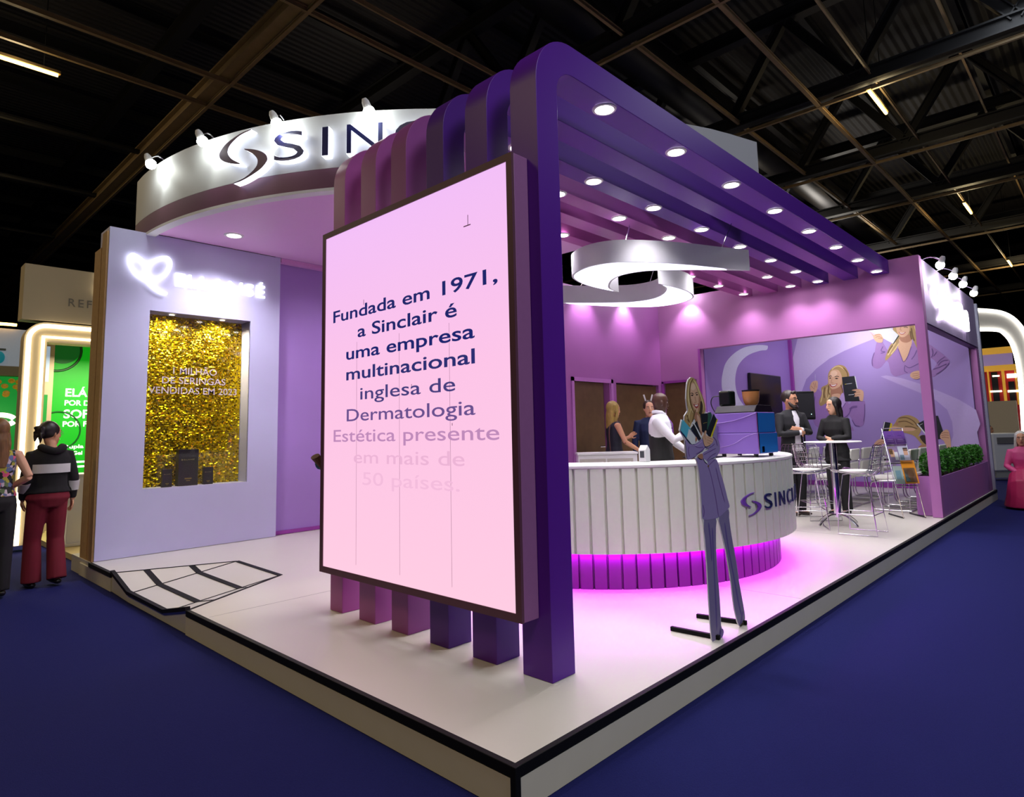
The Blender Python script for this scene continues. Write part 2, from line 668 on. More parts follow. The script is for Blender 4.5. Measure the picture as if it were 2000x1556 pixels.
# wall x 8.153: header over a wide opening, right post, doorway on the left
wr = MB()
wr.box(8.153, .03, 2.60, 8.30, 4.24, 3.55)
wr.box(8.153, .03, .0045, 8.30, .145, 2.60)
wr.box(8.153, 3.36, .0045, 8.30, 3.46, 2.60)
wr.box(8.153, 4.09, .0045, 8.30, 4.24, 2.60)
wr.box(8.153, 3.46, 2.06, 8.30, 4.09, 2.60)
struct(wr.build('wall_right', P['mauve']))
tr = MB().box(8.135, 3.44, .0045, 8.153, 3.48, 2.08).box(8.135, 4.07, .0045, 8.153, 4.11, 2.08).box(8.135, 3.44, 2.05, 8.153, 4.11, 2.09)
tr.box(8.14, 3.34, .0045, 8.153, 3.38, 2.6)
struct(tr.build('trim_3', P['plum']))
# room behind that doorway
d = struct(MB().box(8.22, 3.465, .01, 8.26, 4.085, 2.05).build('door_3', P['wood'], bevel=.003))
MB().tube([(8.22, 3.55, 1.0), (8.17, 3.55, 1.0), (8.17, 3.66, 1.0)], .012, 8).build('door_handle', P['chrome'], d, smooth=40)
# sign fascia on the aisle side and right post
struct(MB().box(8.31, .03, 2.62, 12.6, .13, 3.52).build('wall_front', mat('lilac sign fascia', (172, 150, 190), rough=.55, noise=.02)))
struct(MB().box(8.31, .035, 2.585, 12.6, .125, 2.619).build('trim_4', mat('plum reveal', (96, 58, 110), rough=.5)))
struct(MB().box(12.35, .03, .0045, 12.6, .13, 2.584).build('wall_front', P['mauve']))
# mural walls of the little auditorium
struct(MB().box(12.3, .14, .0045, 12.42, 3.50, 3.45).build('wall_right', mat('mural lilac', (166, 142, 206), rough=.55, noise=.03, scale=2)))
struct(MB().box(8.31, 3.35, .0045, 12.29, 3.45, 3.45).build('wall_side', mat('violet mural side', (146, 112, 190), rough=.55, noise=.03, scale=2)))
struct(MB().box(12.27, .14, .0045, 12.299, 3.34, .10).build('baseboard_right', P['plum']))
struct(MB().box(12.20, 3.29, .1, 12.28, 3.349, 3.4).build('trim_5', P['plum']))

# ------------------------------------------------------------------ round ceiling and sign fascia
CD, RD = (5.36, 6.318), 4.95


def cdp(a, r=RD):
    return (CD[0] + r * math.cos(math.radians(a)), CD[1] + r * math.sin(math.radians(a)))


# plan curve of the sign fascia: circle on the left, flattening to the right
plan = [cdp(a) for a in range(-184, -126, 3)] + [(2.75, 2.02), (3.98, 1.21), (4.94, .87)]
plan = spline(plan, 4)
aa = [cdp(a) for a in range(-178, -96, 2)]
cpoly = [(p[0] + (CD[0] - p[0]) * .008, p[1] + (CD[1] - p[1]) * .008) for p in plan if p[0] < 4.75 and p[1] < 6.19] + [(4.74, .95), (4.74, 4.10), (4.74, 6.19), (.46, 6.19)]
cl = MB().prism(cpoly, 'z', 3.655, 3.70)
struct(cl.build('ceiling', P['ceil']))
struct(MB().box(2.05, 6.20, 3.60, 4.74, 6.30, 3.654).build('ceiling', mat('pink lit soffit', (214, 150, 214), rough=.5)))


def ribbon(pts, z0, z1, th):
    """vertical wall that follows a plan curve, thickened to the inside"""
    mb = MB()
    n = len(pts)
    L, Rr = [], []
    for i, p in enumerate(pts):
        a, b = pts[max(i - 1, 0)], pts[min(i + 1, n - 1)]
        t = Vector((b[0] - a[0], b[1] - a[1])).normalized()
        nn = Vector((-t.y, t.x))
        L.append(p)
        Rr.append((p[0] + nn.x * th, p[1] + nn.y * th))
    vs = []
    for q in (L, Rr):
        for z in (z0, z1):
            vs += [(p[0], p[1], z) for p in q]
    fs = []
    for i in range(n - 1):
        a, b, c, d = i, n + i, 2 * n + i, 3 * n + i
        fs += [(a, a + 1, b + 1, b), (c, d, d + 1, c + 1), (b, b + 1, d + 1, d), (a, c, c + 1, a + 1)]
    fs += [(0, n, 3 * n, 2 * n), (n - 1, 3 * n - 1, 4 * n - 1, 2 * n - 1)]
    mb.add(vs, fs)
    return mb


fas = thing('curved_fascia', 'curved white sign fascia above the round stand ceiling', 'fascia', (plan[0][0], plan[0][1], 3.65))
ribbon(plan, 3.852, 4.40, .06).build('sign_board', mat('fascia white', (186, 188, 192), rough=.6, noise=.02), fas, smooth=30)
ribbon(plan, 3.655, 3.85, .05).build('plum_band', P['plumband'], fas, smooth=30)
ring = [(p[0], p[1]) for p in plan]
ribbon(ring, 3.625, 3.655, .10).build('white_rim', P['white'], fas, smooth=30)

# ------------------------------------------------------------------ purple portal frames
C0, C1, XW = .688, .870, 8.152
ZT, ZB = 3.549, 3.359
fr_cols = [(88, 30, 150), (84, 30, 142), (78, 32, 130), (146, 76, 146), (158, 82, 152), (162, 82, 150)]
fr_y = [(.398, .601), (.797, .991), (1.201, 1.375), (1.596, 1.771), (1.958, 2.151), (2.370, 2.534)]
fr_lab = ['deep purple portal frame nearest the platform corner', 'deep purple portal frame second from the platform corner',
          'deep purple portal frame third from the platform corner', 'mauve portal frame fourth from the platform corner',
          'mauve portal frame fifth from the platform corner', 'mauve portal frame farthest from the platform corner']
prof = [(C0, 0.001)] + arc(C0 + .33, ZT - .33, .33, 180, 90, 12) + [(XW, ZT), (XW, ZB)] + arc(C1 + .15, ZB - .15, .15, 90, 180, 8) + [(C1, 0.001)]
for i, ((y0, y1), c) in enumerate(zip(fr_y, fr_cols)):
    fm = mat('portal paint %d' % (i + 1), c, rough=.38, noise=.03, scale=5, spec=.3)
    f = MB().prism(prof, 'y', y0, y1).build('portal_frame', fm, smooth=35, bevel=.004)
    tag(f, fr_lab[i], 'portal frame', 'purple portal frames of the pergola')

# downlights in beams 1, 3, 4, 6
ringm = mat('white lamp ring', (230, 228, 225), rough=.4)
proto = None
xs8 = (1.472, 2.40, 3.35, 4.31, 5.25, 6.15, 7.01, 7.88)
ords = ('first', 'second', 'third', 'fourth', 'fifth', 'sixth', 'seventh', 'eighth')
for bi, yy, bn in ((0, .49, 'front deep purple beam'), (2, 1.27, 'third purple beam from the front'), (3, 1.665, 'fourth beam from the front'),
                   (5, 2.40, 'rearmost mauve beam')):
    for k, x in enumerate(xs8):
        lab = 'round recessed downlight, %s from the screen end of the %s' % (ords[k], bn)
        if proto is None:
            proto = thing('downlight', lab, 'light', (x, yy, ZB), 0, 'downlights in the pergola beams')
            MB().lathe([(.060, -.002), (.062, -.010), (.078, -.008), (.082, -.001)], (x, yy, ZB), 24).build('trim_ring', ringm, proto, smooth=40)
            MB().lathe([(.0001, -.006), (.0605, -.006), (.0605, -.001)], (x, yy, ZB), 20).build('lens', LED, proto)
        else:
            dup(proto, (x, yy, ZB), label=lab)
        spot_light('downlight_beam', (x, yy, ZB - .02), (x, yy, 0), 25, (1, .93, .97), 118, .9, .06)
# downlight in the round ceiling in front of the sign wall
t = thing('downlight', 'large round downlight in the round ceiling near the sign wall', 'light', (1.184, 5.64, 3.655))
MB().lathe([(.075, -.002), (.08, -.012), (.105, -.009), (.11, -.001)], (1.184, 5.64, 3.655), 28).build('trim_ring', ringm, t, smooth=40)
MB().lathe([(.0001, -.006), (.076, -.006), (.076, -.001)], (1.184, 5.64, 3.655), 24).build('lens', LED, t)
spot_light('downlight_beam', (1.184, 5.64, 3.63), (1.184, 5.64, 0), 110, (1, .95, 1), 130, .9, .08)

trk = thing('added_light_track', 'added white light track across the auditorium, unseen above the chairs', 'light track', (10.3, 1.8, 3.4))  # unseen track added to carry the mural's fill lights
MB().box(8.31, 1.785, 3.40, 12.295, 1.815, 3.43).build('rail', P['white'], trk)
for x in (9.2, 10.4, 11.4):
    MB().box(x - .13, 1.67, 3.32, x + .13, 1.93, 3.399).build('lamp_head', P['white'], trk, bevel=.005)

for k, (x, y) in enumerate(((2.7, 5.2), (3.6, 4.4))):  # two unseen downlights added to brighten the ceiling and violet wall
    t = thing('downlight', 'added round ceiling downlight unseen behind the screen, %s the violet wall' % ('nearer' if k == 0 else 'farther from'), 'light', (x, y, 3.655))
    MB().lathe([(.075, -.002), (.08, -.012), (.105, -.009), (.11, -.001)], (x, y, 3.655), 28).build('trim_ring', ringm, t, smooth=40)
    MB().lathe([(.0001, -.006), (.076, -.006), (.076, -.001)], (x, y, 3.655), 24).build('lens', LED, t)
    spot_light('downlight_beam', (x, y, 3.63), (x, y, 0), 45, (1, .82, 1), 150, .9, .08)
# ------------------------------------------------------------------ LED screen on the columns
SX, SY0, SY1, SZ0, SZ1 = .563, .477, 2.462, .304, 2.772
scr = thing('led_screen', 'large pink LED screen with navy Portuguese text hung on the purple columns', 'screen', (.62, 1.47, SZ0))
cab = MB().box(SX + .012, SY0, SZ0, .686, SY1, SZ1)
cab.build('cabinet', mat('mauve screen cabinet', (150, 98, 150), rough=.5), scr, bevel=.004)
bz = mat('plum bezel', (96, 58, 78), rough=.5)
fr = MB()
b = .042
fr.box(SX - .006, SY0, SZ0, SX + .012, SY0 + b, SZ1).box(SX - .006, SY1 - b, SZ0, SX + .012, SY1, SZ1)
fr.box(SX - .006, SY0 + b, SZ0, SX + .012, SY1 - b, SZ0 + b).box(SX - .006, SY0 + b, SZ1 - b, SX + .012, SY1 - b, SZ1)
fr.build('bezel', bz, scr)
dm_ = bpy.data.materials.new('pink led picture')
dm_.use_nodes = True
nt = dm_.node_tree
pb = nt.nodes['Principled BSDF']
pb.inputs['Base Color'].default_value = (.02, .02, .02, 1)
pb.inputs['Roughness'].default_value = .5
tc = nt.nodes.new('ShaderNodeTexCoord')
sep = nt.nodes.new('ShaderNodeSeparateXYZ')
nt.links.new(tc.outputs['Generated'], sep.inputs[0])
cr = nt.nodes.new('ShaderNodeValToRGB')
el = cr.color_ramp.elements
el[0].position, el[0].color = 0.0, rgb(255, 203, 226)
el[1].position, el[1].color = 1.0, rgb(240, 188, 246)
q = cr.color_ramp.elements.new(.55)
q.color = rgb(252, 196, 232)
nt.links.new(sep.outputs['Z'], cr.inputs[0])
nt.links.new(cr.outputs[0], pb.inputs['Emission Color'])
pb.inputs['Emission Strength'].default_value = .53
MB().box(SX, SY0 + b, SZ0 + b, SX + .011, SY1 - b, SZ1 - b).build('display', dm_, scr)
gl = MB()
for yy in (SY0 + .54, SY0 + 1.03, SY0 + 1.52):
    gl.box(SX - .0006, yy - .0008, SZ0 + .1, SX, yy + .0008, SZ0 + 1.6)
for yy, zz, hh in ((SY0 + .36, SZ1 - .32, .2), (SY1 - .55, SZ1 - .62, .12), (SY0 + .9, SZ0 + 1.25, .05), (SY1 - .35, SZ1 - .95, .004), (SY0 + .52, SZ0 + 1.0, .05)):
    gl.box(SX - .0008, yy, zz, SX, yy + .004, zz + hh * .3)
gl.box(SX - .0008, SY0 + .34, SZ1 - .325, SX, SY0 + .40, SZ1 - .319)
gl.build('dead_pixels', mat('dead led grey', (150, 90, 150)), scr)
lines = [('Fundada em 1971,', 2.309, .606, 2.078, (4, 24, 104)), ('a Sinclair é', 1.987, .946, 1.935, (8, 26, 104)),
         ('uma empresa', 2.131, .797, 1.791, (6, 26, 108)), ('multinacional', 2.129, .798, 1.647, (34, 40, 112)),
         ('inglesa de', 1.952, .968, 1.503, (66, 58, 124)), ('Dermatologia', 2.12, .801, 1.360, (104, 78, 142)),
         ('Estética presente', 2.291, .616, 1.220, (190, 138, 186)), ('em mais de', 2.029, .896, 1.076, (236, 180, 214)),
         ('50 países.', 1.92, .94, .934, (243, 188, 220))]
for k, (s_, y0, y1, z0, c) in enumerate(lines):
    tm = emis('screen text %d' % k, c, .53)
    tm.node_tree.nodes['Principled BSDF'].inputs['Base Color'].default_value = (.01, .01, .01, 1)
    for l_ in list(tm.node_tree.links):
        if l_.to_socket.name == 'Base Color':
            tm.node_tree.links.remove(l_)
    for tb in text_words(s_, lambda u, v, w_, y0=y0, z0=z0: (SX - .0005 - w_, y0 - u, z0 + v), y0 - y1, .088, .0006, off=.013 if k < 4 else .004):
        tb.build('lettering', tm, scr)

# ------------------------------------------------------------------ logo shape (two crescents), unit box
CR_O = [(.71, .98), (.535, .956), (.33, .89), (.14, .80), (.03, .70), (0, .63), (.04, .54), (.157, .46), (.315, .40), (.496, .357)]
CR_I = [(.47, .385), (.315, .48), (.22, .58), (.197, .66), (.228, .747), (.33, .835), (.49, .917), (.705, .965)]


def crescents():
    up = spline(CR_O, 4) + spline(CR_I, 4)
    lo = [(1.064 - u, .992 - v) for u, v in up]
    return up, lo


def add_logo(mb, place, w_, h_, d0, d1, m=0, grow=0.0):
    for poly in crescents():
        pts = [(u * w_, v * h_) for u, v in poly]
        if grow:
            cx = sum(p[0] for p in pts) / len(pts)
            n = len(pts)
            out = []
            ar = sum(pts[i][0] * pts[(i + 1) % n][1] - pts[(i + 1) % n][0] * pts[i][1] for i in range(n))
            sg = 1 if ar > 0 else -1
            for i in range(n):
                a, b_ = pts[i - 1], pts[(i + 1) % n]
                t_ = Vector((b_[0] - a[0], b_[1] - a[1]))
                if t_.length < 1e-6:
                    t_ = Vector((1, 0))
                t_.normalize()
                out.append((pts[i][0] + sg * t_.y * grow, pts[i][1] - sg * t_.x * grow))
            pts = out
        n = len(pts)
        tri = tessellate_polygon([[Vector((u, v, 0)) for u, v in pts]])
        vs = [place(u, v, d0) for u, v in pts] + [place(u, v, d1) for u, v in pts]
        fs = [tuple(t_) for t_ in tri] + [tuple(i + n for i in t_) for t_ in tri]
        fs += [(i, (i + 1) % n, n + (i + 1) % n, n + i) for i in range(n)]
        mb.add(vs, fs, m)


# channel letters on the curved fascia
NAVY = mat('navy letter face', (26, 32, 92), rough=.35)
PLUM = mat('plum logo face', (72, 44, 92), rough=.35)
HALO = emis('lit letter return', (240, 244, 255), 1.5)


def on_fascia(a0, z0):
    def f(u, v, w_):
        a = math.radians(a0) + u / RD
        r = RD + .002 + w_
        return (CD[0] + r * math.cos(a), CD[1] + r * math.sin(a), z0 + v)
    return f


sg = thing('illuminated_logo', 'lit two-crescent logo on the left of the curved white fascia', 'sign', cdp(-157) + (3.8,))
m1, m2 = MB(), MB()
add_logo(m1, on_fascia(-160.5, 3.79), .57, .55, .086, .090)
add_logo(m2, on_fascia(-160.5, 3.79), .57, .55, .002, .086)
m2.build('lit_body', HALO, sg)
m1.build('face', PLUM, sg)
for ch, a, wd in (('S', -152.7, .335), ('I', -146.75, .07), ('N', -143.9, .355), ('C', -138.6, .33)):
    nth = ''
    lt = thing('channel_letter', 'lit %sletter %s of the big sign on the curved white fascia' % (nth, ch), 'sign letter', cdp(a) + (3.94,), 0, 'channel letters of the fascia sign')
    m1, m2 = MB(), MB()
    add_text(m2, ch, lambda u, v, w_, f=on_fascia(a, 3.94): f(u, v, w_ + .002), wd, .312, .08)
    add_text(m1, ch, lambda u, v, w_, f=on_fascia(a, 3.94): f(u, v, w_ + .0825), wd, .312, .006, off=-.006)
    m2.build('lit_body', HALO, lt)
    m1.build('face', NAVY, lt)


# the rest of the name follows the flattening part of the fascia, behind the portal frames
_pl = [p for p in plan if p[0] > cdp(-139)[0] and p[1] < cdp(-139)[1]]
_cum = [0.0]
for a_, b_ in zip(_pl, _pl[1:]):
    _cum.append(_cum[-1] + math.dist(a_, b_))


def on_plan(s0, z0):
    def f(u, v, w_):
        d = s0 + u
        i = max(0, min(len(_pl) - 2, sum(1 for c in _cum if c <= d) - 1))
        a_, b_ = Vector(_pl[i]), Vector(_pl[i + 1])
        t_ = (b_ - a_).normalized()
        p = a_ + t_ * (d - _cum[i]) + Vector((t_.y, -t_.x)) * (.012 + w_)
        return (p.x, p.y, z0 + v)
    return f


for ch, sd, wd, nth in (('L', .52, .22, ''), ('A', .82, .36, ''), ('I', 1.26, .07, 'second '), ('R', 1.45, .27, '')):
    lt = thing('channel_letter', 'lit %sletter %s of the big sign, behind the portal frames' % (nth, ch), 'sign letter', on_plan(sd, 3.94)(wd / 2, 0, 0), 0, 'channel letters of the fascia sign')
    m1, m2 = MB(), MB()
    add_text(m2, ch, lambda u, v, w_, f=on_plan(sd, 3.94): f(u, v, w_ + .002), wd, .312, .08)
    add_text(m1, ch, lambda u, v, w_, f=on_plan(sd, 3.94): f(u, v, w_ + .0825), wd, .312, .006, off=-.006)
    m2.build('lit_body', HALO, lt)
    m1.build('face', NAVY, lt)


# arm spotlights
def arm_spot(anchor, head, aim, label, group, power, col, ang=95):
    t = thing('arm_spotlight', label, 'spotlight', anchor, 0, group)
    a, h, g = Vector(anchor), Vector(head), Vector(aim)
    mid = (a + h) / 2 + Vector((0, 0, .05))
    MB().tube(spline([tuple(a), tuple(mid), tuple(h)], 4), .009, 8).build('arm', P['chrome'], t, smooth=40)
    d = (g - h).normalized()
    MB().tube([h - d * .06, h - d * .03, h + d * .02, h + d * .06], [.022, .036, .040, .046], 14).build('lamp_head', P['white'], t, smooth=40)
    MB().ell(h + d * .066, .056, .056, .056, 12, 8).build('lens', emis('spot lens', (250, 255, 246), 30), t, smooth=60)
    spot_light('spotlight_beam', h + d * .135, g, power, col, ang, .8, .035)
    return t


for k, (a, zz) in enumerate(((-174.0, 4.37), (-163.0, 4.37), (-152.2, 4.37), (-141.4, 4.38), (-131, 4.38))):
    an = cdp(a, RD - .03) + (4.402,)
    hd = cdp(a, RD + .15) + (zz,)
    am = cdp(a + 1.5, RD + .03) + (3.98,)
    arm_spot(an, hd, am, 'arm spotlight over the curved fascia, %s from its left end' % ords[k], 'arm spotlights along the curved fascia', 3, (.95, 1, .93), 76)
for k, x in enumerate((8.42, 9.35, 10.15, 11.15)):
    arm_spot((x, .06, 3.52), (x - .05, -.20, 3.46), (x + .05, .0, 3.0), 'arm spotlight over the aisle sign at right, %s from the post' % ords[k],
             'arm spotlights along the aisle sign', 8, (1, .95, 1), 70)

# white lit sign at the aisle side (lettering burnt out to white in the photograph)
asg = thing('aisle_sign', 'white glowing logo and lettering on the lilac aisle fascia at right', 'sign', (10, .03, 2.95))
WL = emis('white sign light', (255, 252, 255), 3.0)
m1 = MB()
add_logo(m1, lambda u, v, w_: (8.72 + u, .028 - w_, 2.72 + v), .72, .56, 0, .05)
m1.build('lit_logo', WL, asg)
m1 = MB()
xk = 9.45
for wd, hh in ((.30, .36), (.10, .30), (.30, .30), (.26, .30), (.10, .40), (.30, .36), (.12, .30), (.28, .30)):
    m1.tube([(xk, .0, 2.80), (xk, .0, 2.80 + hh)], .035, 8)
    if wd > .2:
        m1.tube(spline([(xk, .0, 2.80 + hh), (xk + wd * .5, .0, 2.82 + hh), (xk + wd * .62, .0, 2.80 + hh * .5), (xk + wd * .5, 0, 2.80)], 3), .035, 8)
    xk += wd + .04
m1.build('lit_lettering', WL, asg)

# white lit butterfly sign on the lavender wall
es = thing('butterfly_sign', 'white neon butterfly-leaf logo and name on the lavender wall', 'sign', (1.0, 6.19, 3.0))
NEO = emis('white neon', (255, 255, 252), 2.0)


def w1(u, v, w_=0.0):
    return (u, 6.198 - w_, v)


m1 = MB()
lf = [(.43, 3.10), (.34, 3.13), (.27, 3.22), (.25, 3.31), (.27, 3.36), (.32, 3.35), (.38, 3.31), (.42, 3.26), (.44, 3.19)]
rf = [(.44, 3.10), (.43, 3.18), (.45, 3.27), (.51, 3.34), (.58, 3.38), (.64, 3.39), (.675, 3.34), (.66, 3.25), (.61, 3.17), (.54, 3.12)]
m1.tube([w1(u, v, .03) for u, v in spline(lf, 4, True)], .017, 8, closed=True)
m1.tube([w1(u, v, .03) for u, v in spline(rf, 4, True)], .017, 8, closed=True)
m1.tube([w1(u, v, .03) for u, v in spline([(.44, 3.12), (.47, 3.05), (.53, 3.00), (.60, 2.965), (.645, 2.96)], 4)], .017, 8)
m1.build('neon_butterfly', NEO, es, smooth=50)
m1 = MB()
add_text(m1, 'ELLANSÉ', lambda u, v, w_: w1(.74 + u, 3.072 + v, .004 + w_), 1.08, .165, .015, off=.006, spacing=1.1)
m1.build('lit_lettering', NEO, es)

# ------------------------------------------------------------------ niche: sequins, pane, lettering, boxes
gold = mat('gold sequin', (236, 196, 26), rough=.25, metal=1.0, noise=.35, scale=40)
sq = MB()
nx, nz_ = 62, 150
for i in range(nx):
    for j in range(nz_):
        cx = .492 + (i + .5) * 1.150 / nx
        cz = .722 + (j + .5) * 2.026 / nz_
        hx = 1.150 / nx * random.uniform(.42, .62)
        hz = 2.026 / nz_ * random.uniform(.42, .6)
        tx, tz = random.gauss(0, .26), random.gauss(0, .30)
        if random.random() < .3:
            tz = abs(tz) + .25
        n_ = Vector((tx, -1, tz)).normalized()
        u_ = Vector((1, 0, 0)) - n_ * n_.x
        u_.normalize()
        v_ = n_.cross(u_)
        c_ = Vector((cx, 6.448 + random.uniform(-.004, .004), cz))
        sq.add([c_ - u_ * hx - v_ * hz, c_ + u_ * hx - v_ * hz, c_ + u_ * hx + v_ * hz, c_ - u_ * hx + v_ * hz], [(0, 1, 2, 3)])
sqo = sq.build('sequin_panel', gold, recalc=False)
tag(sqo, 'shimmering gold sequin panel at the back of the lavender wall niche', 'sequin panel')
pane = bpy.data.materials.new('acrylic pane')
pane.use_nodes = True
nt = pane.node_tree
nt.nodes.remove(nt.nodes['Principled BSDF'])
tr_ = nt.nodes.new('ShaderNodeBsdfTransparent')
gs = nt.nodes.new('ShaderNodeBsdfGlossy')
gs.inputs['Roughness'].default_value = .03
fr_ = nt.nodes.new('ShaderNodeFresnel')
fr_.inputs['IOR'].default_value = 1.4
mx = nt.nodes.new('ShaderNodeMixShader')
nt.links.new(fr_.outputs[0], mx.inputs[0])
nt.links.new(tr_.outputs[0], mx.inputs[1])
nt.links.new(gs.outputs[0], mx.inputs[2])
nt.links.new(mx.outputs[0], nt.nodes['Material Output'].inputs['Surface'])
apn = thing('acrylic_pane', 'clear acrylic pane lettered in white across the gold niche', 'pane', (1.07, 6.222, .72))
MB().box(.486, 6.22, .722, 1.648, 6.225, 2.748).build('sheet', pane, apn)
tm = mat('pale vinyl lettering', (214, 200, 216), rough=.5)
for s_, x0, x1, z0 in (('1 MILHÃO', .76, 1.255, 2.030), ('DE SERINGAS', .645, 1.362, 1.916), ('VENDIDAS EM 2023', .505, 1.502, 1.797)):
    for m1 in text_words(s_, lambda u, v, w_, x0=x0, z0=z0: (x0 + u, 6.219 - w_, z0 + v), x1 - x0, .082, .001, off=.004):
        m1.build('lettering', tm, apn)


def pack(name, label, x0, x1, y0, dy, h, rz, logo, group):
    cx = (x0 + x1) / 2
    t = thing(name, label, 'box', (cx, y0 + dy / 2, .7205), rz, group)
    hw_ = (x1 - x0) / 2
    mbx = MB().box(cx - hw_, y0, .7205, cx + hw_, y0 + dy, .7205 + h)
    mbx.build('carton', mat('black carton', (34, 33, 38), rough=.4), t, bevel=.003)
    g = MB()
    add_text(g, 'ELLANSÉ', lambda u, v, w_: (cx - hw_ * .5 + u, y0 - .001 - w_, .7205 + h * .70 + v), hw_ * 1.1, h * .035, .0008)
    g.ell((cx - hw_ * .66, y0 - .001, .7205 + h * .715), hw_ * .08, .0008, hw_ * .08, 8, 5)
    g.build('print', mat('pale gold print', (190, 184, 120), rough=.5), t)
    g = MB().box(cx - hw_ * .35, y0 - .0012, .7205 + h * .18, cx + hw_ * .35, y0 - .0002, .7205 + h * .215)
    g.box(cx - hw_ * .2, y0 - .0012, .7205 + h * .13, cx + hw_ * .2, y0 - .0002, .7205 + h * .15)
    g.build('foot_print', mat('gold print', (176, 160, 60), rough=.4), t)
    return t


pack('product_box', 'tall black product box standing in the middle of the gold niche', .872, 1.092, 6.27, .10, .425, 0, 1, 'black product boxes in the niche')
pack('product_box', 'small black product box left of the tall one in the gold niche', .70, .805, 6.26, .05, .205, .0, 0, 'black product boxes in the niche')
pack('product_box', 'small black product box right of the tall one in the gold niche', 1.155, 1.268, 6.27, .05, .205, .0, 0, 'black product boxes in the niche')
for k, x in enumerate((.75, 1.335)):
    t = thing('niche_spotlight', 'small recessed lamp at the %s of the gold niche top' % ('left' if k == 0 else 'right'), 'light', (x, 6.30, 2.749))
    MB().lathe([(.028, 0), (.03, -.01), (.042, -.008), (.044, 0)], (x, 6.30, 2.749), 18).build('trim_ring', ringm, t, smooth=40)
    MB().lathe([(.0001, -.005), (.029, -.005), (.029, 0)], (x, 6.30, 2.749), 16).build('lens', emis('niche lens', (255, 236, 190), 20), t)
    spot_light('niche_beam', (x, 6.30, 2.735), (x, 6.40, .8), 40, (1, .86, .5), 155, .6, .03)

# ------------------------------------------------------------------ S-shaped hanging lamp
ZL, ZH = 2.90, 3.125
lo_ = [(4.657, .921), (4.443, 1.022), (4.19, 1.131), (3.945, 1.237), (3.628, 1.411), (3.361, 1.606), (3.245, 1.776), (3.222, 1.982), (3.29, 2.186), (3.411, 2.339),
       (3.594, 2.43), (3.832, 2.49), (4.105, 2.499), (4.347, 2.476), (4.464, 2.466)]
li_ = [(4.657, .935), (4.321, 1.197), (4.065, 1.423), (3.906, 1.579), (3.817, 1.715), (3.786, 1.891), (3.837, 2.061), (3.977, 2.23), (4.218, 2.403), (4.460, 2.455)]


def resample(pts, n):
    pts = spline(pts, 8)
    L = [0]
    for a, b_ in zip(pts, pts[1:]):
        L.append(L[-1] + math.dist(a, b_))
    out = []
    j = 0
    for i in range(n + 1):
        t_ = L[-1] * i / n
        while j < len(L) - 2 and L[j + 1] < t_:
            j += 1
        k_ = (t_ - L[j]) / max(L[j + 1] - L[j], 1e-9)
        out.append(tuple(a + (b_ - a) * k_ for a, b_ in zip(pts[j], pts[j + 1])))
    return out


N_ = 48
OO, II = resample(lo_, N_), resample(li_, N_)
hl = thing('pendant_lamp', 'white S-shaped pendant lamp of two interlocked crescents over the round counter', 'lamp', (4.45, 2.18, ZL))
lampw = mat('pale grey lamp shell', (208, 210, 216), rough=.5, noise=.02)
for fl in (0, 1):
    f = (lambda p: p) if not fl else (lambda p: (8.90 - p[0], 4.36 - p[1]))
    poly = [f(p) for p in OO] + [f(p) for p in reversed(II)]
    shell = MB().prism(poly, 'z', ZL, ZH).build('crescent_shell', lampw, hl, smooth=35)
    pn = MB()
    vs, fs = [], []
    k0, k1 = 5, N_ - 2
    for i in range(k0, k1 + 1):
        a, b_ = f(OO[i]), f(II[i])
        wd = math.dist(a, b_)
        t_ = min(.3, .026 / max(wd, .01))
        vs.append(lerp(a, b_, t_) + (ZL - .002,))
        vs.append(lerp(a, b_, 1 - t_) + (ZL - .002,))
    for i in range(k1 - k0):
        fs.append((2 * i, 2 * i + 1, 2 * i + 3, 2 * i + 2))
    pn.add(vs, fs)
    pn.build('light_panel', emis('lamp diffuser', (236, 230, 255), 1.3), shell)
wire = MB()
for (a, b_) in (((4.36, 1.08, ZH), (4.36, .96, 3.358)), ((3.55, 1.75, ZH), (3.60, 1.71, 3.358)), ((3.58, 1.77, ZH), (3.64, 1.73, 3.358)), ((4.1, 2.42, ZH), (4.1, 2.44, 3.358)), ((5.3, 2.55, ZH), (5.3, 2.45, 3.358))):
    wire.tube([a, b_], .004, 6)
wire.build('suspension_wire', P['chrome'], hl)

# ------------------------------------------------------------------ round counter
CC = (3.80, 2.33)


def ribbed(r0, r1, n, z0, z1, frac, a0, a1):
    """outer cladding of upright boards with grooves, over the arc a0..a1 (degrees)"""
    pts = []
    da = math.radians(a1 - a0) / n
    for i in range(n):
        a = math.radians(a0) + i * da
        for t_, r in ((0, r0), (.27 * frac, r0), (.54 * frac, r0), (frac, r0), (frac + .03, r1), (.97, r1)):
            pts.append((CC[0] + r * math.cos(a + da * t_), CC[1] + r * math.sin(a + da * t_)))
    m = len(pts)
    mb = MB()
    mb.add([p + (z0,) for p in pts] + [p + (z1,) for p in pts], [(i, i + 1, m + i + 1, m + i) for i in range(m - 1)])
    return mb


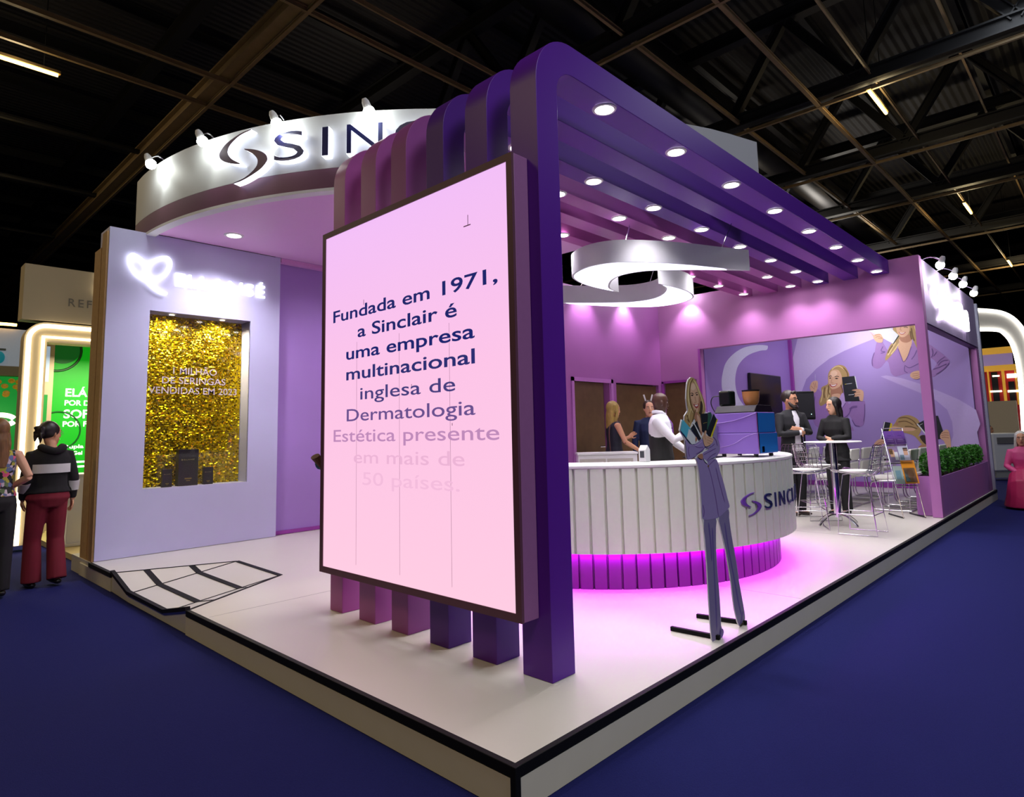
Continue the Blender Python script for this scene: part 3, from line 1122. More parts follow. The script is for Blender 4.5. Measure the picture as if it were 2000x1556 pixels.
CA0, CA1 = -232, -20
ra0, ra1 = math.radians(CA0), math.radians(CA1)
ct = thing('round_counter', 'round white ribbed counter with magenta lit base on the platform', 'counter', (CC[0], CC[1], 0))
drum = ribbed(1.90, 1.878, 57, .30, .955, .82, CA0, CA1)
drum.lathe([(1.60, .301), (1.90, .301)], (CC[0], CC[1], 0), 72, a0=ra0, a1=ra1)
for a in (ra0 + .001, ra1 - .001):
    c_, s_ = math.cos(a), math.sin(a)
    drum.add([(CC[0] + r * c_, CC[1] + r * s_, z) for r, z in ((1.5, .301), (1.9, .301), (1.9, .955), (1.5, .955))], [(0, 1, 2, 3)])
drum.build('ribbed_drum', mat('white ribbed cladding', (220, 224, 210), rough=.5, noise=.03), ct)
top = MB().lathe([(1.48, .955), (1.898, .955), (1.906, .962), (1.906, .978), (1.898, .985), (1.48, .985), (1.48, .955)], (CC[0], CC[1], 0), 96, a0=ra0, a1=ra1)
for a in (ra0, ra1):
    c_, s_ = math.cos(a), math.sin(a)
    top.add([(CC[0] + r * c_, CC[1] + r * s_, z) for r, z in ((1.48, .955), (1.906, .955), (1.906, .985), (1.48, .985))], [(0, 1, 2, 3)])
top.build('counter_top', mat('white counter top', (228, 228, 226), rough=.35, noise=.02), ct, smooth=30)
MB().lathe([(1.482, .002), (1.482, .955)], (CC[0], CC[1], 0), 72, a0=ra0, a1=ra1).build('inner_wall', P['white'], ct, smooth=30)
bs = ribbed(1.745, 1.72, 57, .001, .30, .84, CA0, CA1)
bs.build('recessed_base', mat('violet base cladding', (104, 32, 110), rough=.5, noise=.03), ct)
MB().lathe([(1.752, .285), (1.80, .285), (1.80, .299), (1.752, .299), (1.752, .285)], (CC[0], CC[1], 0), 96, a0=ra0, a1=ra1).build('magenta_led_strip', emis('magenta led', (224, 2, 255), 22), ct)
ctl = thing('counter_lettering', 'violet crescent logo and navy letters on the round counter front', 'sign', (3.4, .47, .53))


def on_drum(a0, z0):
    def f(u, v, w_):
        a = math.radians(a0) + u / 1.9
        r = 1.902 + w_
        return (CC[0] + r * math.cos(a), CC[1] + r * math.sin(a), z0 + v)
    return f


m1 = MB()
add_logo(m1, on_drum(-107.9, .531), .232, .19, 0, .012)
m1.build('crescent_logo', mat('violet logo', (110, 66, 168), rough=.35), ctl)
for ch, a, wd in (('S', -98.9, .125), ('I', -93.5, .018), ('N', -91.0, .125), ('C', -85.2, .125), ('L', -79.6, .09), ('A', -75.6, .14), ('I', -69.6, .018), ('R', -67.0, .11)):
    m1 = MB()
    add_text(m1, ch, on_drum(a, .570), wd, .133, .012, off=-.012)
    m1.build('letter', NAVY, ctl)

# low cabinet behind the counter
kx, ky = 5.75, 3.135
rot = math.atan2(-.725, .689)
ck = thing('storage_cabinet', 'low white cabinet with framed panels behind the round counter', 'cabinet', (kx, ky, 0))
ux, uy = Vector((.689, -.725, 0)), Vector((.725, .689, 0))
base = Vector((kx, ky, 0))


def cb(mb, u0, u1, d0, d1, z0, z1):
    c = base + ux * (u0 + u1) / 2 + uy * (d0 + d1) / 2 + Vector((0, 0, (z0 + z1) / 2))
    return mb.obox(c, (ux, uy, (0, 0, 1)), (u1 - u0) / 2, (d1 - d0) / 2, (z1 - z0) / 2)


cb(MB(), -.82, 0, 0, .34, .002, .915).build('carcass', P['white'], ck, bevel=.003)
cb(MB(), -.83, .01, -.012, .35, .916, .945).build('cabinet_top', P['white'], ck, bevel=.003)
for u0 in (-.80, -.42):
    mb = MB()
    for q in ((u0, u0 + .36, .82, .86), (u0, u0 + .36, .06, .10)):
        cb(mb, q[0], q[1], -.010, -.001, q[2], q[3])
    for q in ((u0, u0 + .03), (u0 + .33, u0 + .36)):
        cb(mb, q[0], q[1], -.010, -.001, .10, .82)
    mb.build('panel_frame', mat('grey panel frame', (172, 168, 158)), ck)

# ------------------------------------------------------------------ coffee machine
cm = thing('coffee_machine', 'purple and blue coffee machine on the right end of the round counter', 'coffee machine', (3.9, .74, .985))
x0, x1, y0, y1 = 3.70, 4.13, .545, .945
vio = mat('violet machine front', (124, 92, 178), rough=.35, noise=.02)
blu = mat('blue machine side', (28, 108, 190), rough=.35, noise=.04)
MB().box(x0, y0, 1.015, x1, y1, 1.20).build('lower_body', vio, cm, bevel=.008)
MB().box(x0 + .004, y0 + .006, 1.201, x1 - .012, y1, 1.385).build('upper_body', vio, cm, bevel=.008)
MB().box(x0 + .02, y0 - .003, 1.022, x1 - .01, y0 - .0005, 1.195).box(x0 + .02, y0 + .0025, 1.205, x1 - .03, y0 + .005, 1.378).build('side_panel', blu, cm)
c1 = MB().box(x0 + .001, y0 - .004, 1.018, x0 + .016, y0 - .0005, 1.198).box(x0 + .005, y0 + .001, 1.203, x0 + .019, y0 + .005, 1.38)
c1.box(x0 + .06, y0 - .006, 1.03, x0 + .11, y0 - .0035, 1.08)
c1.build('chrome_trim', P['chrome'], cm)
ln = MB()
for (za, zb_, zc) in ((1.295, 1.31, 1.375), (1.07, 1.10, 1.20)):
    ln.tube([(x0 - .001, y, z) for y, z in spline([(y1 - .02, za), (y1 - .16, zb_), (y0 + .12, zc - .035), (y0 + .012, zc)], 5)], .0025, 6)
ln.build('panel_groove', mat('pale violet line', (186, 150, 226)), cm)
lid = MB()
lid.prism([(x0 + .0, 1.387), (x1 - .01, 1.387), (x1 - .05, 1.45), (x0 + .06, 1.45)], 'y', y0 + .02, y1 - .0)
lid.build('lid', mat('smoked lid', (26, 17, 30), rough=.45, spec=.25), cm, bevel=.006)
ft = MB()
for q in ((x0 + .05, y0 + .05), (x1 - .05, y0 + .05), (x0 + .05, y1 - .05), (x1 - .05, y1 - .05)):
    ft.cyl((q[0], q[1], 0), .02, .986, 1.016, 12)
ft.build('feet', P['blackp'], cm)
sp = MB().box(x0 - .05, y1 - .03, 1.20, x0 + .02, y1 + .03, 1.27).box(x0 - .03, y1 - .02, 1.08, x0 + .02, y1 + .02, 1.20)
sp.build('spout', P['chrome'], cm, bevel=.004)
hp = MB().lathe([(.001, 0), (.052, 0), (.066, .03), (.074, .075), (.077, .125), (.070, .126), (.001, .126)], (3.87, .66, 1.452), 24)
hp.build('bean_hopper', mat('amber hopper', (178, 122, 72), rough=.2, noise=.15), cm, smooth=40)
MB().lathe([(.001, .127), (.079, .127), (.079, .138), (.001, .140)], (3.87, .66, 1.452), 24).build('hopper_lid', P['blackp'], cm, smooth=40)
MB().box(3.84, .845, 1.45, 3.96, .965, 1.60).build('milk_container', mat('black gloss box', (16, 24, 22), rough=.2), cm, bevel=.02, seg=3)
MB().tube(spline([(3.83, .95, 1.55), (3.82, 1.01, 1.54), (3.82, 1.03, 1.48), (3.83, 1.0, 1.40), (3.85, .96, 1.36)], 5), .005, 6).build('hose', P['blackp'], cm)
mtray = thing('drip_tray', 'black drip tray with white cups beside the coffee machine', 'tray', (3.55, .93, .986))
MB().box(3.46, .86, .986, 3.66, 1.16, 1.0).build('tray', P['blackp'], mtray, bevel=.004)
for k, (xx, yy) in enumerate(((3.52, .92), (3.57, 1.01), (3.52, 1.09))):
    cup = thing('coffee_cup', 'small white cup, %s on the black drip tray' % ('right', 'middle', 'left')[k], 'cup', (xx, yy, 1.0005), 0, 'cups on the drip tray')
    MB().lathe([(.001, 0), (.018, 0), (.026, .035), (.023, .035), (.016, .004), (.001, .004)], (xx, yy, 1.0005), 16).build('cup_body', P['white'], cup, smooth=40)

for k, (an, hd, am) in enumerate((((5.95, 4.20, 3.475), (5.9, 3.90, 3.56), (5.9, 4.12, 2.9)), ((7.1, 4.20, 3.475), (7.05, 3.90, 3.56), (7.05, 4.12, 2.9)), ((8.25, 3.45, 3.556), (7.95, 3.45, 3.60), (8.15, 3.5, 2.9)))):
    arm_spot(an, hd, am, ('arm spotlight over the left wooden door', 'arm spotlight over the right wooden door', 'arm spotlight over the doorway beside the opening')[k], 'arm spotlights over the storage block', 22, (1, .9, 1), 100)
# ------------------------------------------------------------------ traced prints on flat boards


class Print:
    """flat print: polygons traced in a crop of the photograph, carried to the real board plane; later layers lie on earlier ones"""

    def __init__(s, ox, oy, sc, ax, val, sgn, step=.0001):
        s.o, s.sc, s.ax, s.val, s.sgn, s.step = (ox, oy), sc, ax, val, sgn, step
        s.mb = MB()
        s.mats = []
        s.k = 1

    def crop(s, ox, oy, sc):
        s.o, s.sc = (ox, oy), sc

    def pt(s, p, k=0):
        q = ray_to(s.o[0] + p[0] / s.sc, s.o[1] + p[1] / s.sc, s.ax, s.val)
        d = s.sgn * s.step * k
        return (q.x + (d if s.ax == 'x' else 0), q.y + (d if s.ax == 'y' else 0), q.z)

    def mi(s, m):
        if m not in s.mats:
            s.mats.append(m)
        return s.mats.index(m)

    def poly(s, pts, m, smooth=3):
        pts = spline(pts, smooth, True) if smooth > 1 else pts
        tri = tessellate_polygon([[Vector((u, v, 0)) for u, v in pts]])
        s.mb.add([s.pt(p, s.k) for p in pts], [tuple(t_) for t_ in tri], s.mi(m))
        s.k += 1
        return s

    def line(s, pts, wd, m, smooth=4):
        pts = spline(pts, smooth) if smooth > 1 else pts
        n = len(pts)
        L_, R_ = [], []
        for i in range(n):
            a, b_ = pts[max(i - 1, 0)], pts[min(i + 1, n - 1)]
            t_ = Vector((b_[0] - a[0], b_[1] - a[1]))
            t_.normalize()
            ww = wd * (1 if 0 < i < n - 1 else .4)
            L_.append((pts[i][0] - t_.y * ww, pts[i][1] + t_.x * ww))
            R_.append((pts[i][0] + t_.y * ww, pts[i][1] - t_.x * ww))
        s.mb.add([s.pt(p, s.k) for p in L_ + R_], [(i, i + 1, n + i + 1, n + i) for i in range(n - 1)], s.mi(m))
        s.k += 1
        return s

    def build(s, name, parent):
        return s.mb.build(name, s.mats, parent, recalc=False)


def pm(name, c):
    return mat('print ' + name, c, rough=.6, noise=.05, scale=25)


SK, SKD, SKL = pm('skin', (216, 172, 140)), pm('skin shade', (176, 124, 96)), pm('skin light', (232, 196, 166))
HB, HD, HL = pm('blond hair', (176, 146, 94)), pm('dark blond', (116, 88, 52)), pm('light blond', (222, 198, 140))
JK, JKD, JKL = pm('lilac jacket', (158, 120, 184)), pm('lilac jacket fold', (112, 80, 144), ), pm('lilac jacket light', (188, 160, 214))
TR, TRD = pm('lilac trousers', (136, 116, 180)), pm('trouser fold', (102, 84, 150))
BK, BL, WH, YE, TQ = pm('black book', (22, 26, 34)), pm('blue book', (52, 72, 110)), pm('white paper', (222, 226, 228)), pm('yellow spine', (224, 204, 40)), pm('turquoise cover', (86, 184, 208))
LIP, EYE, TEE = pm('lips', (170, 62, 66)), pm('dark eye', (50, 36, 30)), pm('teeth', (246, 240, 236))

# ---- standee: flat cut-out of a woman in a lilac suit
SY = .085
STR_, SJK = pm('grey lilac trousers', (132, 120, 160)), pm('grey lilac jacket', (150, 132, 184))
std = thing('cutout_standee', 'flat cutout of a blonde woman in a lilac suit holding books, near the platform edge', 'standee', (2.0, SY, 0))
pa = Print(1315, 730, 7.782, 'y', SY, -1)
A_ = lambda L: [(1315 + x / 7.782, 730 + y / 7.782) for x, y in L]
B_ = lambda L: [(1340 + x / 3.992, 880 + y / 3.992) for x, y in L]
outl = A_([(265, 50), (300, 55), (340, 90), (372, 160), (400, 235), (440, 320), (470, 410), (490, 500), (488, 570), (510, 592), (545, 575), (590, 600), (640, 640), (668, 690), (660, 760), (640, 850),
           (660, 960), (690, 1040), (705, 1120), (695, 1200), (640, 1262)]) + \
    B_([(238, 75), (270, 170), (300, 270), (325, 370), (341, 425), (332, 452), (337, 520), (350, 620), (370, 740), (395, 880), (415, 1020), (440, 1160), (458, 1260), (462, 1310), (447, 1345), (418, 1372),
        (400, 1340), (375, 1230), (360, 1120), (348, 1010), (330, 900), (310, 780), (285, 680), (265, 590), (250, 530), (238, 528), (235, 600), (235, 760), (242, 900), (255, 1040), (265, 1180), (272, 1300),
        (274, 1362), (287, 1400), (284, 1435), (255, 1490), (210, 1503), (200, 1480), (190, 1380), (180, 1220), (170, 1050), (160, 860), (145, 690), (135, 560), (122, 525), (118, 420), (110, 290), (100, 180), (85, 90)]) + \
    A_([(335, 1275), (300, 1285), (240, 1305), (205, 1290), (190, 1220), (180, 1120), (172, 1000), (165, 975), (93, 857), (125, 690), (165, 738), (165, 640), (190, 600), (215, 560), (200, 480), (190, 380), (195, 260), (205, 150), (225, 85)])
bp_ = [(ray_to(x, y, 'y', SY).x, max(.004, ray_to(x, y, 'y', SY).z)) for x, y in outl]
MB().prism(bp_, 'y', SY + .0005, SY + .006).build('board', mat('white foam board', (226, 224, 226), rough=.6), std)
# legs and jacket body
pa.crop(1340, 880, 3.992)
pa.poly([(140, 540), (232, 525), (233, 600), (233, 760), (240, 900), (253, 1040), (263, 1180), (270, 1300), (272, 1362), (285, 1400), (282, 1432), (254, 1486), (212, 1499), (203, 1478), (193, 1380), (183, 1220), (173, 1050), (163, 860), (149, 690)], STR_, 2)
pa.poly([(258, 510), (330, 455), (335, 520), (348, 620), (368, 740), (393, 880), (412, 1020), (437, 1160), (455, 1260), (459, 1308), (444, 1342), (419, 1367), (403, 1338), (378, 1230), (363, 1120), (351, 1010), (333, 900), (313, 780), (290, 680), (268, 590)], STR_, 2)
for L in ([(205, 600), (212, 800), (222, 1000), (232, 1200), (240, 1400)], [(300, 560), (330, 760), (368, 960), (400, 1140), (430, 1280)], [(268, 1380), (262, 1440), (240, 1485)], [(440, 1250), (432, 1310), (425, 1350)], [(175, 560), (190, 700), (200, 860)]):
    pa.line(L, 5, TRD)
pa.poly([(80, 55), (160, 60), (238, 70), (268, 170), (298, 270), (322, 370), (338, 425), (329, 450), (268, 508), (252, 516), (240, 524), (160, 540), (126, 522), (121, 420), (113, 290), (103, 180), (90, 100)], SJK, 2)
pa.line([(170, 120), (190, 180), (215, 290), (235, 400), (252, 512)], 3, JKD)
pa.line([(168, 118), (150, 95), (128, 60)], 3, JKL)
pa.line([(172, 118), (200, 90), (228, 66)], 3, JKD)
pa.poly([(128, 60), (158, 104), (172, 74), (165, 52)], SK, 1)
pa.line([(130, 420), (140, 470), (134, 518)], 3, JKD)
pa.line([(230, 130), (262, 260), (300, 400)], 2.5, JKD)
pa.poly([(170, 108), (178, 118), (174, 130), (166, 122)], HD, 2)
pa.crop(1315, 730, 7.782)
# hair mass, neck and chest, face
pa.poly([(265, 58), (300, 62), (336, 96), (368, 164), (396, 238), (436, 322), (466, 412), (484, 500), (478, 575), (440, 640), (400, 640), (300, 700), (240, 820), (175, 740), (172, 640), (198, 602), (222, 560), (208, 480), (198, 380), (202, 260), (212, 150), (232, 90)], HB, 3)
pa.poly([(300, 560), (360, 590), (400, 640), (430, 760), (440, 900), (410, 940), (360, 800), (330, 700)], SKD, 3)
pa.poly([(355, 620), (395, 660), (425, 790), (430, 880), (395, 830), (365, 720)], SK, 3)
pa.poly([(285, 130), (325, 150), (350, 215), (375, 290), (398, 370), (408, 450), (395, 530), (372, 572), (345, 575), (312, 530), (285, 470), (262, 400), (250, 320), (250, 230), (262, 160)], SK, 3)
pa.poly([(385, 330), (408, 400), (408, 460), (396, 530), (374, 570), (380, 480)], SKD, 3)
pa.poly([(290, 150), (318, 162), (334, 215), (300, 250), (268, 230), (270, 175)], SKL, 3)
# brows, eyes, nose, smile
pa.line([(258, 298), (282, 292), (304, 312)], 5, EYE)
pa.line([(330, 300), (348, 282), (366, 288)], 5, EYE)
pa.poly([(262, 322), (282, 314), (302, 326), (282, 336)], EYE, 2)
pa.poly([(336, 318), (352, 306), (370, 314), (354, 326)], EYE, 2)
pa.line([(322, 340), (332, 390), (342, 428), (326, 440), (312, 432)], 3, SKD)
pa.poly([(302, 456), (330, 466), (360, 462), (378, 448), (374, 496), (356, 520), (334, 512), (316, 490)], LIP, 3)
pa.poly([(318, 470), (340, 474), (366, 464), (362, 484), (344, 494), (328, 488)], TEE, 3)
pa.line([(268, 380), (280, 430), (296, 480)], 2.5, SKD)
# hair strands
for L in ([(275, 80), (240, 150), (226, 280), (236, 420), (262, 520), (300, 600)], [(250, 110), (222, 220), (216, 360), (232, 500), (214, 600), (200, 690)], [(300, 90), (350, 190), (392, 300), (432, 400), (452, 500)],
          [(262, 520), (240, 600), (226, 700), (246, 780)], [(320, 110), (372, 220), (412, 340), (446, 470), (440, 560)]):
    pa.line(L, 7, HL)
for L in ([(290, 76), (256, 140), (242, 260), (252, 400), (280, 520), (318, 610)], [(410, 420), (424, 480), (410, 560), (400, 600)], [(330, 540), (310, 620), (286, 720)], [(204, 620), (220, 690), (240, 740)]):
    pa.line(L, 8, HD)
pa.poly([(410, 410), (440, 470), (436, 560), (420, 610), (385, 590), (400, 530)], pm('hair shade', (66, 50, 38)), 3)
# jacket shoulders and arms
pa.poly([(500, 610), (560, 590), (620, 650), (650, 800), (660, 960), (688, 1040), (702, 1120), (690, 1198), (636, 1258), (560, 1290), (505, 1330), (450, 1290), (440, 1200), (520, 1150), (560, 1050), (600, 900)], SJK, 3)
pa.poly([(175, 990), (230, 1060), (330, 1060), (440, 985), (468, 1130), (380, 1200), (320, 1256), (240, 1300), (208, 1286), (192, 1220), (184, 1120)], SJK, 3)
for L in ([(230, 1100), (220, 1180), (240, 1260)], [(300, 1080), (370, 1120), (450, 1110)], [(330, 1220), (400, 1180), (470, 1120)], [(450, 1230), (540, 1180), (640, 1130)], [(500, 1320), (560, 1250), (640, 1200)], [(480, 1130), (560, 1110), (620, 1060)], [(600, 960), (640, 1010), (660, 1090)]):
    pa.line(L, 6, JKD)
pa.line([(250, 1080), (330, 1090), (430, 1020)], 5, JKL)
pa.poly([(360, 1240), (430, 1210), (440, 1285), (400, 1290)], SKD, 2)
pa.poly([(450, 1290), (505, 1330), (512, 1370), (470, 1330)], WH, 1)
# books
pa.poly([(405, 605), (512, 598), (520, 700), (505, 850), (470, 880), (430, 860)], BK, 1)
pa.poly([(520, 590), (560, 580), (575, 640), (530, 800), (500, 860)], pm('green spine', (46, 92, 74)), 1)
pa.poly([(600, 606), (650, 690), (560, 968), (495, 880)], BK, 1)
pa.poly([(652, 682), (668, 694), (572, 972), (550, 962)], YE, 1)
pa.line([(612, 640), (630, 680)], 8, BL, 1)
pa.line([(545, 760), (522, 860)], 4, BL, 1)
pa.line([(440, 752), (500, 735)], 5, pm('gold mark', (190, 170, 80)), 1)
pa.poly([(255, 820), (345, 712), (420, 970), (385, 1000)], BK, 1)
pa.poly([(284, 728), (302, 738), (424, 960), (405, 976)], WH, 1)
pa.line([(290, 820), (268, 872)], 7, BL, 1)
pa.line([(350, 760), (395, 860)], 4, BL, 1)
pa.poly([(128, 690), (250, 830), (188, 968), (96, 855)], TQ, 1)
pa.poly([(222, 832), (332, 980), (318, 1060), (268, 1072), (190, 976)], WH, 1)
# hand over the books
pa.poly([(470, 862), (490, 870), (486, 930), (560, 962), (596, 982), (584, 1040), (540, 1080), (480, 1104), (452, 1060), (436, 960), (455, 900)], SK, 3)
for L in ([(500, 960), (560, 985), (590, 995)], [(496, 1000), (545, 1020), (580, 1030)], [(500, 1040), (530, 1055), (552, 1064)], [(468, 880), (462, 950), (478, 1000)]):
    pa.line(L, 3.5, SKD)
pa.poly([(330, 950), (350, 990), (330, 1030), (318, 1000)], SKD, 2)
# shoes
pa.crop(1340, 880, 3.992)
pa.poly([(270, 1385), (285, 1402), (282, 1432), (256, 1484), (250, 1470)], TRD, 2)
pa.poly([(440, 1330), (446, 1343), (420, 1367), (412, 1358)], EYE, 2)
pa.build('printed_figure', std)
bars = [((1.83, SY - .02), (1.81, .372)), ((2.205, SY - .02), (2.155, .378))]
for a, b_ in bars:
    m1 = MB()
    d = Vector((b_[0] - a[0], b_[1] - a[1], 0)).normalized()
    m1.obox(((a[0] + b_[0]) / 2, (a[1] + b_[1]) / 2 + .004, .014), (d, (-d.y, d.x, 0), (0, 0, 1)), math.dist(a, b_) / 2 + .004, .0125, .0125)
    m1.build('foot_bar', P['black'], std, bevel=.002)

# ---- mural on the back wall of the auditorium
XM = 12.298
mu = thing('wall_mural', 'lilac mural of a smiling blonde woman with product boxes on the auditorium wall', 'mural', (XM, 1.7, 1.8))


def mural(name, k0=1):
    p_ = Print(0, 0, 1, 'x', XM, -1, .0002)
    p_.k = k0
    return p_


ML1, ML2 = pm('mural pale band', (190, 168, 220)), pm('mural light', (206, 188, 232))
bg = mural('bands')
bg.poly([(1560, 652), (1793, 634), (1790, 640), (1740, 650), (1680, 672), (1620, 700), (1575, 740), (1558, 780)], ML2, 2)
bg.poly([(1720, 735), (1760, 738), (1830, 762), (1906, 800), (1908, 845), (1860, 800), (1800, 768)], ML1, 2)
bg.poly([(1800, 760), (1850, 800), (1862, 850), (1850, 900), (1908, 905), (1906, 830), (1860, 785)], ML1, 2)
bg.build('pale_band', mu)
# woman holding a box and a small syringe
wm = mural('w', 6)
wm.crop(1570, 690, 9.15)
wm.poly([(180, 700), (260, 640), (330, 700), (400, 640), (700, 620), (800, 900), (860, 850), (960, 850), (1090, 855), (1095, 1000), (1085, 1220), (1040, 1300), (950, 1290), (860, 1180), (800, 1100), (780, 1240), (900, 1380), (330, 1380), (150, 1160), (190, 900)], JK, 2)
wm.poly([(430, 420), (450, 330), (520, 250), (620, 205), (720, 225), (780, 300), (812, 410), (700, 520), (690, 700), (640, 740), (500, 700), (480, 820), (380, 900), (300, 940), (270, 860), (320, 720), (310, 620), (360, 580), (430, 540)], HB, 3)
wm.poly([(490, 600), (640, 560), (680, 640), (660, 780), (610, 870), (560, 850), (490, 780)], SKD, 3)
wm.poly([(500, 740), (640, 720), (650, 800), (605, 870), (540, 850)], SK, 3)
wm.poly([(445, 420), (480, 320), (540, 290), (620, 300), (670, 380), (685, 480), (660, 570), (590, 620), (510, 640), (470, 600), (440, 520)], SK, 3)
wm.poly([(490, 330), (560, 310), (600, 350), (560, 410), (490, 410)], SKL, 3)
wm.line([(450, 420), (475, 400), (500, 410)], 6, EYE)
wm.line([(550, 420), (590, 408), (630, 418)], 6, EYE)
wm.poly([(452, 440), (474, 430), (492, 442), (472, 452)], EYE, 2)
wm.poly([(555, 448), (585, 436), (618, 448), (586, 460)], EYE, 2)
wm.line([(508, 450), (488, 510), (500, 525), (530, 524)], 4, SKD)
wm.poly([(460, 545), (500, 560), (560, 550), (600, 540), (570, 585), (510, 600), (470, 580)], LIP, 3)
wm.poly([(475, 555), (505, 566), (560, 556), (585, 552), (560, 575), (510, 585)], TEE, 3)
for L in ([(500, 290), (560, 240), (640, 230), (740, 300)], [(340, 640), (330, 760), (300, 880)], [(420, 600), (400, 720), (420, 820)], [(470, 650), (450, 760), (400, 860)]):
    wm.line(L, 8, HL)
for L in ([(700, 250), (770, 330), (790, 420)], [(380, 600), (360, 700), (370, 800)], [(450, 560), (440, 660), (460, 740)], [(660, 560), (690, 640), (700, 720)]):
    wm.line(L, 10, HD)
wm.poly([(640, 800), (700, 700), (750, 880), (640, 1050), (600, 980)], JKL, 2)
for L in ([(640, 1050), (700, 960), (750, 880)], [(700, 1160), (790, 1100), (850, 990)], [(820, 1050), (850, 980), (960, 960)], [(810, 1000), (870, 950), (960, 940)], [(1085, 900), (1090, 1050), (1070, 1220)], [(860, 1180), (920, 1280), (1000, 1300)], [(200, 760), (190, 920), (200, 1060)]):
    wm.line(L, 7, JKD)
wm.poly([(680, 425), (905, 402), (950, 620), (1000, 850), (740, 856)], BK, 1)
wm.poly([(905, 402), (922, 408), (965, 620), (950, 620)], WH, 1)
wm.line([(735, 552), (862, 535)], 7, WH, 1)
wm.line([(735, 552), (760, 548)], 10, YE, 1)
wm.line([(800, 742), (900, 730)], 8, WH, 1)
wm.poly([(860, 660), (920, 640), (1000, 640), (1068, 690), (1056, 845), (1000, 835), (990, 770), (905, 775), (920, 735), (900, 715), (940, 680)], SK, 3)
for L in ([(900, 715), (960, 690), (1010, 690)], [(905, 772), (960, 738), (1010, 734)], [(870, 660), (930, 655), (990, 655)]):
    wm.line(L, 5, SKD)
wm.poly([(150, 510), (200, 488), (250, 500), (252, 580), (240, 640), (200, 700), (140, 680), (108, 620), (120, 560)], SK, 3)
for L in ([(170, 520), (190, 570), (200, 620)], [(210, 520), (215, 580), (230, 610)], [(130, 580), (170, 620), (200, 640)]):
    wm.line(L, 4, SKD)
wm.line([(206, 372), (206, 500)], 4, WH, 1)
wm.line([(196, 412), (218, 412)], 3, WH, 1)
wm.build('printed_woman_with_box', mu)
# woman at the top right, cropped by the header
w2 = mural('w2', 6)
w2.crop(1680, 620, 10)
w2.poly([(320, 490), (440, 480), (520, 620), (620, 640), (740, 600), (850, 870), (1000, 540), (1050, 480), (1200, 600), (1330, 520), (1420, 570), (1560, 670), (1700, 790), (1750, 870), (1640, 1010), (1500, 1120), (1400, 1165), (1380, 1060), (1500, 900), (1360, 780), (1300, 800), (1230, 1060), (1100, 1080), (870, 1100), (700, 1150), (600, 1080), (560, 900), (510, 850), (420, 960), (330, 1000), (240, 950), (225, 830), (290, 660)], JK, 2)
w2.poly([(640, 190), (700, 100), (900, 60), (1080, 100), (1160, 180), (1185, 420), (1210, 640), (1215, 830), (1130, 640), (1040, 460), (1000, 420), (760, 480), (720, 600), (640, 700), (520, 830), (490, 800), (540, 640), (600, 520), (700, 440), (660, 300)], HB, 3)
w2.poly([(780, 400), (980, 360), (1010, 500), (900, 840), (850, 860), (820, 800), (740, 600), (760, 480)], SK, 2)
w2.poly([(780, 380), (960, 330), (1000, 440), (900, 490), (800, 460)], SKD, 3)
w2.poly([(700, 180), (720, 120), (880, 100), (960, 160), (960, 260), (920, 340), (840, 385), (770, 360), (720, 280)], SK, 3)
w2.poly([(750, 280), (820, 300), (890, 280), (850, 325), (790, 325)], LIP, 3)
w2.poly([(765, 288), (820, 302), (875, 288), (840, 312), (795, 312)], TEE, 3)
w2.line([(800, 180), (780, 235), (815, 245)], 5, SKD)
w2.line([(850, 190), (900, 185), (930, 200)], 6, EYE)
for L in ([(1060, 160), (1110, 340), (1140, 520)], [(1100, 180), (1150, 380), (1180, 600)], [(700, 480), (620, 600), (540, 740)], [(760, 500), (680, 620), (600, 720)]):
    w2.line(L, 12, HL)
for L in ([(1000, 200), (1020, 340), (1060, 460)], [(980, 260), (990, 360), (1010, 430)], [(640, 540), (580, 620), (540, 700)], [(1140, 640), (1190, 740), (1212, 820)]):
    w2.line(L, 14, HD)
for L in ([(740, 600), (800, 760), (850, 865), (930, 760), (1000, 560)], [(1110, 630), (1060, 740), (1000, 820)], [(870, 930), (960, 980), (1080, 930), (1190, 870)], [(870, 940), (870, 1040), (930, 1080)], [(450, 560), (410, 650), (490, 670), (400, 700)], [(1400, 600), (1420, 700), (1390, 780)], [(1500, 660), (1430, 760)], [(1660, 760), (1560, 830), (1500, 900)], [(1720, 830), (1600, 850), (1520, 940)], [(1740, 880), (1640, 1000), (1480, 1110)], [(1690, 900), (1560, 960), (1420, 1010)], [(280, 680), (235, 830), (245, 950)]):
    w2.line(L, 8, JKD)
w2.poly([(160, 250), (300, 180), (560, 170), (750, 340), (640, 510), (440, 400)], WH, 1)
w2.poly([(750, 340), (760, 365), (650, 520), (640, 510)], BK, 1)
w2.poly([(180, 260), (260, 340), (300, 325), (400, 320), (440, 385), (450, 400), (430, 485), (330, 480), (265, 410), (250, 360)], SK, 3)
for L in ([(290, 350), (350, 330), (395, 335)], [(300, 390), (360, 370), (430, 400)], [(350, 405), (400, 412), (440, 405)]):
    w2.line(L, 5, SKD)
w2.poly([(1000, 1080), (1100, 1040), (1200, 1050), (1230, 1110), (1150, 1190), (1060, 1200), (980, 1150)], SK, 3)
for L in ([(1010, 1105), (1100, 1090), (1150, 1085)], [(1020, 1145), (1100, 1130), (1160, 1115)], [(1050, 1185), (1120, 1170), (1170, 1150)]):
    w2.line(L, 5, SKD)
w2.build('printed_woman_at_top', mu)
